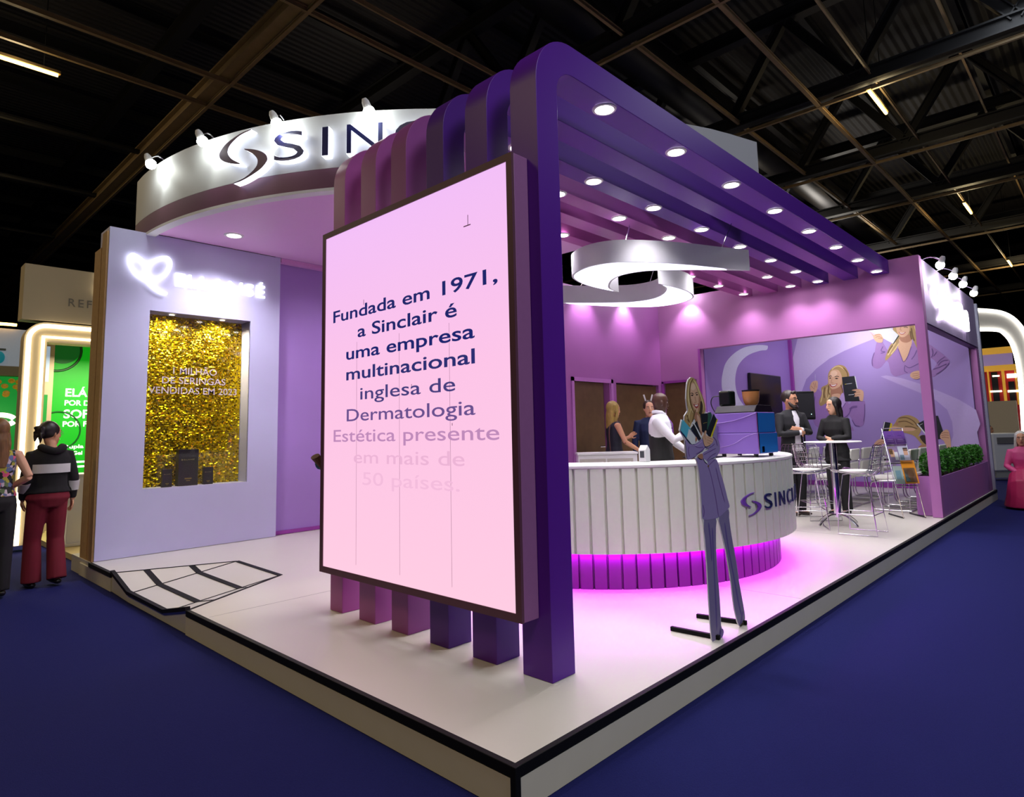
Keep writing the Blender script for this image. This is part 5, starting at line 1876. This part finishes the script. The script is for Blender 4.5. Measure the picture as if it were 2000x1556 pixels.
    def hair(s, m, shape, voxel=.009, name='hair'):
        """shape: list of ('e', centre, rx, ry, rz) or ('t', points, radii) in the head frame"""
        k = s.k
        mb = MB()
        R_ = Matrix.Rotation(s.yaw, 3, 'Z')
        for q in shape:
            if q[0] == 'e':
                mb.ell(s.hp(q[1]), q[2] * k, q[3] * k, q[4] * k, 16, 10, rot=R_)
            else:
                mb.tube([s.hp(p) for p in q[1]], [r * k if not isinstance(r, tuple) else (r[0] * k, r[1] * k) for r in q[2]], 10)
        return remesh(mb, name, m, s.root, voxel, 2, .5)

    def place(s):
        lo = min(v.co.z for c in s.root.children if c.type == 'MESH' for v in c.data.vertices)
        L_ = s.final[0]
        s.root.location = (L_[0], L_[1], L_[2] - lo + .002 if s.stand else L_[2])
        s.root.rotation_euler = (0, 0, s.final[1])
        return s.root


def hmat(name, c):
    m = mat(name, c, rough=.45, noise=.0, scale=8)
    nt = m.node_tree
    nz = [n for n in nt.nodes if n.type == 'TEX_NOISE'][0]
    mp = nt.nodes.new('ShaderNodeMapping')
    mp.inputs['Scale'].default_value = (14, 14, 1.6)
    tcn = [n for n in nt.nodes if n.type == 'TEX_COORD'][0]
    nt.links.new(tcn.outputs['Object'], mp.inputs['Vector'])
    nt.links.new(mp.outputs['Vector'], nz.inputs['Vector'])
    mx_ = [n for n in nt.nodes if n.type == 'MIX'][0]
    c_ = rgb(*c)
    mx_.inputs[6].default_value = tuple(v * .35 for v in c_[:3]) + (1,)
    mx_.inputs[7].default_value = tuple(min(1, v * 1.7) for v in c_[:3]) + (1,)
    return m


skA, skB, skC = mat('fair skin', (222, 170, 138), rough=.5, noise=.05), mat('warm skin', (206, 150, 116), rough=.5, noise=.05), mat('dark skin', (72, 44, 32), rough=.4, noise=.05)
blk, blk2, whs = mat('black cloth', (18, 18, 20), rough=.8, noise=.2), mat('black knit', (22, 21, 24), rough=.95, noise=.3, scale=60), mat('white shirt cotton', (214, 212, 220), rough=.8, noise=.05)
shoe_b = mat('black shoe leather', (20, 18, 18), rough=.35)
CAPH_ = [('e', (0, .028, .045), .092, .106, .104)]
LONG = lambda yb, zb, r: [('e', (0, .028, .046), .094, .108, .106), ('t', [(0, .06, .05), (0, .085, -.08), (0, yb * .8, (zb - .1) * .6), (0, yb, zb)], [(.07, .05), (.085, .05), (r, .045), (r * .7, .025)]),
                          ('t', [(.05, .0, .10), (.08, -.01, .0), (.085, .02, -.12), (.075, .05, zb * .8)], [.02, .022, .028, .016]), ('t', [(-.05, .0, .10), (-.08, -.01, .0), (-.085, .02, -.12), (-.075, .05, zb * .8)], [.02, .022, .028, .016])]

# 1 woman in burgundy trousers walking away, head turned right
f = Fig('woman in black and white hoodie and burgundy flared trousers walking away at left', (-.37, 6.25, -.175), (-.12, 1), 1.64, sex='f', yaw=math.radians(-68))
f.leg[1] = [(.09, 0, .90), (.105, -.05, .49), (.10, -.03, .08)]
f.leg[-1] = [(-.09, 0, .90), (-.10, -.03, .49), (-.095, .09, .10)]
f.arm[-1] = [(-.165, .005, 1.40), (-.225, .03, 1.14), (-.235, -.01, .90)]
f.arm[1] = [(.165, .005, 1.40), (.22, .02, 1.14), (.20, -.10, .92)]
f.tor = [(z, a + .022, b_ + .02, y) for z, a, b_, y in f.tor]
f.body(skB)
f.face(brow=(30, 22, 20))
tp = f.top(blk2, 'hoodie', 1.0, .985, .022)
bnd = MB()
bnd.tube([f.P((0, 0, z)) for z in (1.205, 1.25, 1.30)], [((.150 + .047) * f.k, (.112 + .048) * f.k)] * 3, 24, ref=(1, 0, 0))
wst = mat('white hoodie stripe', (196, 196, 196), rough=.9)
bnd.build('white_back_stripe', wst, tp, smooth=40)
for q in (1, -1):
    a = f.arm[q]
    MB().tube([f.P(lerp(a[1], a[2], .12)), f.P(lerp(a[1], a[2], .55))], [.060 * f.k, .053 * f.k], 14).build('white_sleeve_stripe', wst, tp, smooth=40)
hd_ = MB().tube(spline([f.P(p) for p in ((-.095, .02, 1.485), (-.085, .10, 1.47), (0, .13, 1.44), (.085, .10, 1.47), (.095, .02, 1.485))], 4), .038, 10)
remesh(hd_, 'hood', blk2, f.root, .011, 3)
f.trousers(mat('burgundy trousers', (112, 14, 36), rough=.85, noise=.15, scale=12), 'flared_trousers', (.080, .092, 0), 1.06)
f.shoes(shoe_b)
f.hair(hmat('black curly hair', (24, 18, 18)), [('e', (0, .028, .044), .093, .107, .104), ('e', (0, .125, .045), .05, .045, .05), ('t', [(.01, .12, .03), (.03, .15, -.03), (.02, .16, -.08)], [.03, .022, .008]), ('t', [(-.01, .12, .03), (-.03, .14, -.05), (-.02, .13, -.10)], [.028, .02, .006]), ('e', (.02, .15, .07), .022, .02, .02)] + [('t', [(.02 * math.sin(i * 2.1), .115, .03 + .02 * math.cos(i * 1.7)), (.055 * math.sin(i * 2.1), .15 + .012 * math.cos(i), .03 + .055 * math.cos(i * 1.7)), (.06 * math.sin(i * 2.1 + .4), .165, .01 + .07 * math.cos(i * 1.7 + .3))], [.013, .010, .004]) for i in range(12)])
gl_ = MB()
for q in (1, -1):
    gl_.tube([f.hp((q * .034 + .021 * math.cos(a), -.098, .010 + .018 * math.sin(a))) for a in [2 * PI * i / 12 for i in range(12)]], .0022, 5, closed=True)
    gl_.tube([f.hp((q * .054, -.095, .012)), f.hp((q * .074, .0, .014))], .002, 5)
gl_.build('glasses', mat('thin grey frame', (150, 150, 155), rough=.3, metal=.6), f.root)
f.place()

# 2 woman in a flowered top at the left edge
f = Fig('woman in a flowered sleeveless top and black trousers at the left picture edge', (-.82, 6.08, -.175), (.02, 1), 1.66, sex='f')
f.arm[-1] = [(-.165, .005, 1.40), (-.265, .06, 1.17), (-.14, -.14, 1.06)]
f.arm[1] = [(.165, .005, 1.40), (.25, .05, 1.16), (.13, -.15, 1.06)]
f.leg[-1] = [(-.09, 0, .90), (-.095, .03, .49), (-.09, .10, .10)]
f.body(skA)
f.face(brow=(110, 84, 50))
flo = mat('flowered fabric', (40, 44, 40), rough=.8, noise=0)
nt = flo.node_tree
vo = nt.nodes.new('ShaderNodeTexVoronoi')
vo.inputs['Scale'].default_value = 30
tcn = [n for n in nt.nodes if n.type == 'TEX_COORD'][0]
nt.links.new(tcn.outputs['Object'], vo.inputs['Vector'])
sepc = nt.nodes.new('ShaderNodeSeparateColor')
nt.links.new(vo.outputs['Color'], sepc.inputs[0])
rp_ = nt.nodes.new('ShaderNodeValToRGB')
rp_.color_ramp.interpolation = 'CONSTANT'
ce = rp_.color_ramp.elements
ce[0].position, ce[0].color = 0, rgb(30, 32, 30)
ce[1].position, ce[1].color = .3, rgb(176, 168, 60)
for p_, c_ in ((.45, (206, 84, 120)), (.6, (90, 110, 70)), (.72, (196, 180, 190)), (.85, (96, 110, 150))):
    e_ = rp_.color_ramp.elements.new(p_)
    e_.color = rgb(*c_)
nt.links.new(sepc.outputs[0], rp_.inputs[0])
nt.links.new(rp_.outputs[0], nt.nodes['Principled BSDF'].inputs['Base Color'])
f.top(flo, 'flowered_top', 0, .98, .014, neck=False)
f.trousers(blk, 'black_trousers', (.078, .066, 0), 1.04)
f.shoes(shoe_b)
f.hair(hmat('light brown hair', (118, 82, 46)), LONG(.115, -.36, .10))
f.place()

# 3 blonde woman leaning on the white cabinet
f = Fig('blonde woman in dark sleeveless dress leaning on the white cabinet, one hand raised', (6.02, 3.70, 0), (.80, -.50), 1.66, sex='f', yaw=math.radians(12))
f.arm[-1] = [(-.165, .005, 1.39), (-.20, -.10, 1.13), (-.16, -.36, .985)]
f.handd[-1] = ((.1, -1, -.12), (0, 0, -1), -1, .15)
f.arm[1] = [(.165, .005, 1.39), (.20, -.10, 1.13), (.10, -.30, 1.20)]
f.handd[1] = ((-.1, -.8, .6), (-1, 0, 0), 1, .3)
f.body(skB)
f.face(brow=(96, 70, 40))
f.top(mat('dark navy dress', (30, 32, 46), rough=.8, noise=.15), 'sleeveless_dress', 0, .55, .016, .05, neck=False)
MB().tube(spline([f.P((-.10, .10, 1.40)), f.P((-.13, .135, 1.25)), f.P((-.15, .13, 1.0)), f.P((-.17, .10, .90))], 3), .008, 6).build('bag_strap', mat('brown strap', (90, 54, 40)), f.root)
f.shoes(shoe_b)
f.hair(hmat('wavy blonde hair', (158, 132, 66)), LONG(.11, -.29, .095))
f.place()

# 4 man in a blue jacket behind the barman
f = Fig('man in a dark blue jacket with white headband clips standing behind the barman', (6.72, 3.52, 0), (-.72, -.70), 1.68)
f.body(skA)
f.face(brow=(70, 50, 36))
f.top(mat('dark blue jacket', (18, 34, 74), rough=.8, noise=.15), 'jacket', 1.0, .84)
f.trousers(blk)
f.shoes(shoe_b)
f.hair(hmat('short brown hair', (60, 44, 30)), CAPH_)
hb_ = MB().tube([f.hp((.085 * math.cos(a), .02, .035 + .098 * math.sin(a))) for a in [PI * i / 10 for i in range(11)]], .006, 6)
for q in (1, -1):
    hb_.obox(f.hp((q * .055, .02, .18)), (V((q * .28, 0, .96)), V((0, 1, 0)), V((.96, 0, -q * .28))), .055, .004, .011)
hb_.build('headband', P['white'], f.root)
f.place()

# 5 bald barman in a black vest
f = Fig('bald barman in a white shirt and black vest working inside the round counter', (4.86, 2.22, 0), (.32, -.95), 1.68, yaw=math.radians(36), pitch=.10)
f.arm[-1] = [(-.20, .0, 1.40), (-.20, -.20, 1.17), (.04, -.38, 1.27)]
f.handd[-1] = ((.9, -.5, .15), (.3, 0, -1), -1, .5)
f.arm[1] = [(.19, .005, 1.40), (.29, -.08, 1.16), (.36, -.26, 1.00)]
f.handd[1] = ((0, -1, -.1), (0, 0, -1), 1, .4)
f.tor = [(z, a + .012, b_ + .022, y) for z, a, b_, y in f.tor]
f.body(skC)
f.face(iris=(30, 20, 16), lip=(92, 50, 46), brow=(24, 18, 16))
sh_ = f.top(whs, 'white_shirt', 1.0, .90, .014)
for q in (1, -1):
    MB().tube([f.P((q * .02, -.075, 1.475)), f.P((q * .06, -.045, 1.505)), f.P((q * .075, .03, 1.515)), f.P((q * .03, .08, 1.515))], [(.010, .018), (.010, .022), (.010, .024), (.010, .022)], 8).build('collar', whs, sh_, smooth=60)
vb = MB()
secs = [(.86, .19, .15, .003), (.95, .195, .162, .005), (1.06, .186, .14, 0), (1.2, .186, .145, -.003), (1.30, .185, .146, -.006), (1.37, .16, .132, 0), (1.43, .11, .11, .008)]
vb.tube([f.P((0, y, z)) for z, a, b_, y in secs], [(a * f.k, b_ * f.k) for z, a, b_, y in secs], 18, ref=(1, 0, 0))
remesh(vb, 'black_vest', blk, f.root, .011, 2)
MB().tube([f.P((.0, -.10, 1.45)), f.P((0, -.155, 1.36)), f.P((0, -.158, 1.2))], [(.012, .006), (.02, .006), (.028, .006)], 8).build('purple_tie', mat('purple tie', (96, 40, 130)), f.root)
f.trousers(blk)
f.shoes(shoe_b)
f.place()

# 6 bearded man with crossed arms
f = Fig('bearded man in glasses and dark suit with crossed arms by the speaker', (7.50, 1.66, 0), (-.50, -.86), 1.74, yaw=math.radians(24))


def crossed(f, z=1.17, out=.155):
    f.arm[1] = [(f.sw, .005, 1.40), (f.sw + .065, -.06, 1.15), (.01, -.185, z + .03)]
    f.arm[-1] = [(-f.sw, .005, 1.40), (-f.sw - .065, -.06, 1.14), (-.01, -.205, z - .01)]
    f.handd[1] = ((-1, .3, .12), (.1, 1, .1), 1, .35)
    f.handd[-1] = ((1, .3, .15), (-.1, 1, .1), -1, .35)


crossed(f)
f.body(skB)
f.face(brow=(34, 26, 22))
suit = mat('charcoal suit', (24, 25, 30), rough=.8, noise=.2)
jk_ = f.top(suit, 'suit_jacket', 1.0, .80, .016, .012)
sb = MB().tube([f.P((0, -.075, 1.47)), f.P((0, -.118, 1.36)), f.P((0, -.124, 1.25)), f.P((0, -.120, 1.02)), f.P((0, -.125, .90))], [(.035, .012), (.05, .014), (.04, .014), (.05, .012), (.06, .010)], 10, ref=(1, 0, 0))
sb.build('white_shirt', whs, f.root, smooth=60)
for q in (1, -1):
    a = f.arm[q]
    MB().tube([f.P(lerp(a[1], a[2], .92)), f.P(lerp(a[1], a[2], 1.02))], [.037 * f.k, .034 * f.k], 12).build('shirt_cuff', whs, jk_, smooth=60)
f.trousers(suit)
f.shoes(mat('tan soled shoe', (46, 36, 28), rough=.4))
f.hair(hmat('short dark hair', (40, 30, 24)), [('e', (0, .030, .052), .090, .104, .100), ('t', [(-.05, -.058, .10), (0, -.07, .115), (.05, -.058, .10)], [.022, .026, .022])])
f.hair(hmat('dark beard', (34, 24, 20)), [('t', [(.066, -.01, -.03), (.060, -.035, -.07), (.035, -.072, -.105), (0, -.086, -.118), (-.035, -.072, -.105), (-.060, -.035, -.07), (-.066, -.01, -.03)], [.016, .024, .028, .028, .028, .024, .016]), ('t', [(-.028, -.088, -.05), (0, -.1, -.044), (.028, -.088, -.05)], [.010, .011, .010]), ('e', (0, -.066, -.098), .044, .036, .032)], .007, 'beard')
gl_ = MB()
for q in (1, -1):
    gl_.tube([f.hp((q * .033 + .022 * math.cos(a), -.098, .010 + .018 * math.sin(a))) for a in [2 * PI * i / 12 for i in range(12)]], .003, 5, closed=True)
    gl_.tube([f.hp((q * .055, -.095, .012)), f.hp((q * .076, .0, .014))], .0025, 5)
gl_.tube([f.hp((-.011, -.1, .014)), f.hp((.011, -.1, .014))], .0025, 5)
gl_.build('glasses', mat('black glasses', (18, 18, 20), rough=.3), f.root)
f.place()

# 7 woman in a black suit behind the bar table
f = Fig('woman with long black hair and black suit standing behind the bar table', (7.92, 1.20, 0), (-.93, .22), 1.63, sex='f', yaw=math.radians(-24))
crossed(f, 1.10)
f.body(skA)
f.face(brow=(36, 26, 24))
f.top(blk, 'black_blazer', 1.0, .80, .016, .02)
f.trousers(blk, 'black_trousers', (.082, .075, 0))
f.shoes(mat('black sneaker', (30, 30, 32), rough=.5))
f.hair(hmat('long black hair', (22, 16, 16)), LONG(.10, -.36, .095))
f.place()
# ------------------------------------------------------------------ neighbouring stands
bei = mat('beige stand panel', (188, 172, 140), rough=.6, noise=.04, scale=3)
STR = emis('warm white strip light', (255, 240, 205), 2.2)
nb = struct(MB().box(.16, 7.06, -.172, 4.6, 12.2, -.10).build('floor', mat('cream stand floor', (206, 186, 128), rough=.4, noise=.05)))
ah = thing('lit_arch', 'beige arch outlined by two warm strip lights on the neighbouring stand at left', 'arch', (.9, 9.05, -.09))
YA = 9.0
outer = [(-.24, -.09)] + arc(-.24 + .26, 2.94 - .26, .26, 180, 90, 8) + [(2.3, 2.94), (2.3, -.09)]
inner = [(2.05, -.09), (2.05, 2.66)] + [(.02, 2.66), (.02, -.09)]
MB().prism(outer + inner, 'y', YA, YA + .25).build('frame', bei, ah)
MB().tube([(u, YA - .02, v) for u, v in [(-.19, -.08)] + arc(-.19 + .2, 2.885 - .2, .2, 180, 90, 8) + [(2.25, 2.885)]], .028, 8).build('strip_light', STR, ah, smooth=60)
MB().tube([(u, YA - .02, v) for u, v in [(-.03, -.08), (-.03, 2.73), (2.1, 2.73)]], .024, 8).build('strip_light', STR, ah, smooth=60)
sgn_ = thing('sign_box', 'beige sign box with grey capital letters above the lit arch at left', 'sign', (.9, 9.0, 2.95))
MB().box(-.28, 9.0, 2.96, 2.3, 9.3, 3.74).build('box', bei, sgn_, bevel=.004)
m_ = MB()
add_text(m_, 'REFA', lambda u, v, w_: (.24 + u, 8.998 - w_, 3.20 + v), .42, .12, .006, spacing=1.3)
m_.build('lettering', mat('grey letters', (120, 112, 96)), sgn_)
area_light('arch_fill_light', (.9, 9.45, 2.6), 1.2, 40, (1, .88, .66), (0, 0, 0), .8)  # added fill lamp, brightens the neighbouring floor and pedestal
MB().box(.575, 8.96, 3.42, .60, 8.99, 3.56).build('edge_lamp', STR, sgn_)
MB().box(.575, 8.96, 3.64, .60, 8.99, 3.72).build('edge_lamp', STR, sgn_)
# green backlit poster
po = thing('green_poster', 'bright green backlit poster with white capitals behind the arch at left', 'poster', (1.0, 10.5, -.09))
gm = mat('green poster print', (0, 150, 20), rough=.5, noise=.03, emit=.25, ecol=(0, 180, 20))
MB().box(.34, 10.5, .24, 2.2, 10.56, 2.92).build('panel', gm, po)
MB().box(.34, 10.5, -.097, 2.2, 10.56, .235).build('plinth', bei, po)
wt = mat('white poster text', (240, 244, 240), rough=.6, emit=.7)
for s_, x0, z0, wd, ch in (('ELÁ', .555, 2.00, .30, .13), ('POR D', .55, 1.855, .34, .085), ('SOF', .545, 1.65, .34, .14), ('POR F', .54, 1.515, .33, .085), ('Dupla aç', .555, 1.165, .42, .06), ('de Gel 3D', .56, 1.06, .42, .06)):
    for m_ in text_words(s_, lambda u, v, w_, x0=x0, z0=z0: (x0 + u, 10.499 - w_, z0 + v), wd, ch, .001, off=.02):
        m_.build('lettering', wt, po)
m_ = MB()
for k, z in enumerate((.93, .855, .74)):
    m_.box(.575, 10.4985, z, .98 - .08 * k, 10.4995, z + .03)
m_.build('small_print', wt, po)
m_ = MB()
m_.lathe([(.001, 0), (.26, 0), (.26, .006), (.001, .006)], (.48, 10.492, 2.78), 28, axis='y')
m_.build('round_motif', mat('dark green motif', (0, 90, 30), rough=.5, emit=.3, ecol=(0, 80, 20)), po)
m_ = MB().tube([(.48 + .3 * math.cos(a), 10.494, 1.45 + .3 * math.sin(a)) for a in [2 * PI * i / 30 for i in range(30)]], .012, 6, closed=True)
m_.tube([(.4 + .34 * math.cos(a), 10.494, 2.74 + .34 * math.sin(a)) for a in [2 * PI * i / 30 for i in range(30)]], .02, 6, closed=True)
m_.build('ring_motif', mat('dark green ring', (0, 84, 24), rough=.5), po)
tot = thing('slim_totem', 'slim beige totem with a narrow green and blue screen inside the arch', 'totem', (.24, 10.2, -.09))
MB().box(.10, 10.2, -.09, .33, 10.3, 2.85).build('post', bei, tot)
MB().box(.20, 10.195, 1.35, .27, 10.199, 2.0).build('green_screen', mat('deep green screen', (10, 120, 40), emit=.4), tot)
MB().box(.20, 10.195, 2.2, .27, 10.199, 2.75).build('blue_screen', mat('pale blue screen', (150, 170, 190), emit=.4), tot)
pd = thing('white_pedestal', 'white pedestal behind the woman in burgundy trousers', 'pedestal', (.36, 8.6, -.10))
MB().box(.24, 8.4, -.097, .50, 8.85, .80).build('body', P['white'], pd, bevel=.006)
MB().box(.22, 8.38, .801, .52, 8.87, .835).build('top', P['white'], pd, bevel=.006)
MB().box(.22, 8.36, -.0975, .56, 8.395, -.06).build('foot', P['white'], pd, bevel=.004)
for k, (x, y) in enumerate(((.62, 8.5), (.66, 9.6))):
    t = thing('floor_lamp_disc', 'small glowing round floor light %s the white pedestal' % ('beside', 'behind')[k], 'light', (x, y, -.099), 0, 'floor lights of the beige stand')
    MB().cyl((x, y, 0), .10, -.099, -.085, 20).build('lens', STR, t)
# farther stand on the left
gs_ = thing('green_stand', 'farther stand with pale fascia and green backlit wall at the left edge', 'stand', (-.5, 14.0, -.17))
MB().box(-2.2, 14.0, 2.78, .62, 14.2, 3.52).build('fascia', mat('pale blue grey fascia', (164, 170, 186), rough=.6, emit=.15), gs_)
MB().box(-2.2, 13.98, 2.60, .62, 14.2, 2.779).build('band', mat('tan band', (150, 130, 108), rough=.6), gs_)
MB().tube(spline([(-2.2, 13.96, 3.50), (-.6, 13.96, 3.56), (.1, 13.96, 3.60), (.36, 13.96, 3.60)], 5), .03, 8).build('strip_light', emis('amber strip', (255, 186, 80), 6), gs_, smooth=60)
gw = mat('green wall print', (16, 120, 44), rough=.6, noise=.3, scale=3, emit=.35, ecol=(20, 140, 50))
MB().box(-2.2, 14.3, -.17, .62, 14.4, 2.6).build('green_wall', gw, gs_)
m_ = MB()
for k in range(60):
    a = random.uniform(-2.1, .6)
    m_.ell((a, 14.28, 2.52 - random.random() ** 2 * .35), .06, .02, .05, 6, 4)
m_.build('gold_garland', mat('gold leaves', (176, 130, 30), rough=.4, noise=.5, emit=.15), gs_)
m_ = MB().ell((.12, 13.955, 2.94), .09, .02, .12, 14, 9)
m_.box(-1.4, 13.96, 2.80, .06, 13.99, 2.86)
m_.build('teal_picture', mat('teal picture', (20, 124, 140), emit=.2), gs_)
m_ = MB().box(-.15, 13.97, 3.08, .22, 13.995, 3.12).box(-.9, 13.97, 3.02, -.1, 13.995, 3.06)
m_.build('grey_lettering', mat('grey small letters', (100, 104, 110)), gs_)
m_ = MB().tube([(.2 + .22 * math.cos(a), 13.95, 1.72 + .10 * math.sin(a)) for a in [PI * .1 + PI * 1.8 * i / 24 for i in range(25)]], .045, 8)
m_.build('lit_oval', STR, gs_, smooth=60)
MB().box(-2.2, 13.2, -.17, .8, 14.29, -.09).build('stand_floor', mat('grey stand floor', (120, 116, 110)), gs_)

# right side: white arch, yellow windows, red wall
XA = 22.5
ra = thing('white_arch', 'white arch edged by two glowing strips beyond the right end of the stand', 'arch', (XA, .3, 2))
pts_o = [ray_to(x, y, 'x', XA) for x, y in ((1880, 606), (1925, 606), (1962, 612), (1990, 632), (2010, 670), (2020, 740), (2025, 940))]
pts_i = [ray_to(x, y, 'x', XA) for x, y in ((1880, 646), (1940, 644), (1962, 652), (1980, 680), (1992, 740), (2000, 860), (2003, 940))]
yc = pts_o[0].y
full = lambda q: [(2 * yc - p.y, max(p.z, -.172)) for p in reversed(q[1:])] + [(p.y, max(p.z, -.172)) for p in q]
po_ = spline(full(pts_o), 4)
pi_ = spline(full(pts_i), 4)
m_ = MB().prism(po_ + list(reversed(pi_)), 'x', XA, XA + .6)
m_.build('arch_body', P['white'], ra, smooth=30)
MB().tube([(XA - .03, y, z) for y, z in po_], .05, 8).build('strip_light', emis('cool strip', (255, 250, 236), 2.4), ra, smooth=60)
MB().tube([(XA - .03, y, z) for y, z in pi_], .05, 8).build('strip_light', emis('cool strip', (255, 250, 236), 2.4), ra, smooth=60)
XB = 25.0


def rb(x0, y0, x1, y1, X):
    a, b_ = ray_to(x0, y0, 'x', X), ray_to(x1, y1, 'x', X)
    return a.y, max(a.z, -.17), b_.y, max(b_.z, -.17)


def pane_box(mb, x0, y0, x1, y1, X, d=.05):
    a = rb(x0, y0, x1, y1, X)
    return mb.box(X, min(a[0], a[2]), min(a[1], a[3]), X + d, max(a[0], a[2]), max(a[1], a[3]))


yw = thing('yellow_window_stand', 'red stand wall with yellow framed windows beyond the white arch', 'stand', (XB, .8, -.17))  # faint emission in wall, band and frames stands in for light on them
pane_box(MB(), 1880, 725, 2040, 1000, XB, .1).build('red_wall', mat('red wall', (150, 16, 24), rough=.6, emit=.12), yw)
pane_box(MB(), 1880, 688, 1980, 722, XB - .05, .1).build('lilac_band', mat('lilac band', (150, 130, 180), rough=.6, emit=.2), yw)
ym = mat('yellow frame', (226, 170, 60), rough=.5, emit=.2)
m_ = MB()
for q in ((1880, 684, 1982, 688), (1880, 718, 1986, 722), (1930, 722, 1934, 790), (1955, 722, 1968, 790), (1984, 722, 1988, 790)):
    pane_box(m_, *q, XB - .12, .06)
m_.build('yellow_frame', ym, yw)
m_ = MB()
for q in ((1935, 727, 1954, 788), (1969, 745, 1986, 788)):
    pane_box(m_, *q, XB - .06, .02)
m_.build('dark_glass', mat('dark glass', (36, 38, 36), rough=.1), yw)
for q in ((1934, 763, 1957, 765), (1966, 730, 1986, 737), (1968, 762, 1990, 765), (1938, 733, 1952, 735)):
    pane_box(MB(), *q, XB - .14, .02).build('lit_shelf', STR, yw)
pw = struct(pane_box(MB(), 1928, 784, 1992, 850, 21.5, .1).build('wall_right', mat('beige partition', (206, 190, 160), rough=.6)))
pw.location.z = 0
# make the partition stand on the floor
for v in pw.data.vertices:
    if v.co.z < 1.6:
        v.co.z = -.172
# aluminium end post of the stand
ap = thing('perforated_post', 'pale perforated aluminium post at the right end of the platform', 'post', (12.68, .0, 0))
m_ = MB().box(12.62, -.01, .005, 12.72, .09, 3.45)
m_.build('profile', mat('pale aluminium', (196, 196, 222), rough=.4, metal=.2), ap, bevel=.006)
m_ = MB()
for k in range(40):
    m_.box(12.618, .03, .9 + k * .05, 12.6195, .05, .922 + k * .05)
m_.build('perforation', mat('dark slot', (110, 106, 130)), ap)
# pale cart and tape
cart = thing('white_cart', 'white wheeled cart in front of the seated person at far right', 'cart', (14.8, .75, -.175))
gx = 16.5
cpt = at_depth(1948, 15.5)
cx_, cy_ = cpt.x, cpt.y
cart.location = (cx_, cy_, -.175)
MB().rbox((cx_, cy_), .75, .20, .30, .05, .95).build('body', P['white'], cart, bevel=.03)
MB().rbox((cx_ - .15, cy_ - .14), .75, .02, .2, .70, .85).build('grey_vent', mat('grey vent', (110, 108, 108)), cart)
for a in (-.2, .2):
    MB().lathe([(.001, -.02), (.06, -.02), (.06, .02), (.001, .02)], (cx_ + a, cy_ - a, -.114), 16, axis='y').build('wheel', P['blackp'], cart, smooth=40)
MB().rbox((cx_, cy_), .75, .16, .26, -.11, .05).build('under_frame', mat('grey frame', (150, 150, 150)), cart)


def seated(label, loc, face, h, skin, top_m, bot_m, hair_m, hairshape, skirt=False, sex='f', yaw=0):
    f = Fig(label, loc, face, h, sex=sex, yaw=yaw)
    f.leg = {1: [(.09, 0, .90), (.11, -.40, .92), (.11, -.38, .50)], -1: [(-.09, 0, .90), (-.11, -.40, .92), (-.11, -.38, .50)]}
    f.arm[1] = [(f.sw, .005, 1.40), (.24, -.05, 1.14), (.10, -.28, 1.04)]
    f.arm[-1] = [(-f.sw, .005, 1.40), (-.24, -.05, 1.14), (-.10, -.28, 1.04)]
    f.body(skin, .01)
    f.face()
    f.top(top_m, 'top', 1.0, .88, .018)
    if skirt:
        mb = MB()
        mb.tube([f.P((0, 0, 1.02)), f.P((0, -.10, .95)), f.P((0, -.22, .80)), f.P((0, -.24, .62)), f.P((0, -.24, .45))], [(.16, .12), (.22, .22), (.25, .31), (.28, .34), (.32, .37)], 18, ref=(1, 0, 0))
        remesh(mb, 'long_skirt', bot_m, f.root, .014, 4)
    else:
        f.trousers(bot_m)
    f.shoes(shoe_b)
    f.hair(hair_m, hairshape)
    f.stand = skirt
    f.final = (loc if not skirt else (loc[0], loc[1], -.175), f.final[1])
    f.place()
    return f


def stool_block(name, label, loc, h, m, seat=None):
    t = thing(name, label, 'stool', loc)
    MB().cyl(loc, .19, 0, .04, 24).cyl(loc, .035, .04, h - .05, 14).build('base', P['chrome'], t, smooth=40)
    MB().cyl(loc, .19, h - .05, h, 24).build('seat', m, t, bevel=.012, smooth=40)
    return t


c1 = at_depth(1930, 18.0)
l1 = (c1.x, c1.y, -.175)
seated('dark-haired person in dark clothes sitting before the beige partition at far right', (l1[0], l1[1], -.175 - .41), (-.3, -.95), 1.70, skB, blk, blk, hmat('dark brown hair', (50, 36, 26)), LONG(.10, -.22, .08))
stool_block('round_stool', 'white round stool under the seated dark-haired person', l1, .36, P['white'])
c2 = at_depth(1991, 10.6)
l2 = (c2.x, c2.y, -.175)
pk = seated('person in a pink dress with gold trim sitting in the aisle at the right edge', (l2[0], l2[1], -.175 - .41), (-.97, -.1), 1.62, skB, mat('pink silk', (206, 70, 130), rough=.5, noise=.1), mat('crimson silk', (176, 30, 84), rough=.45, noise=.15), hmat('pale veil', (206, 200, 190)), LONG(.10, -.30, .10), True)
m_ = MB().tube([pk.P((-.2, -.10, 1.40)), pk.P((-.12, -.20, 1.2)), pk.P((-.10, -.36, .98)), pk.P((-.10, -.50, .7)), pk.P((-.10, -.56, .5))], [(.02, .03)] * 5, 8)
m_.build('gold_trim', mat('gold braid', (190, 140, 40), rough=.4, noise=.5, scale=90), pk.root, smooth=60)
stool_block('round_stool', 'white round stool under the person in pink', l2, .30, P['white'])
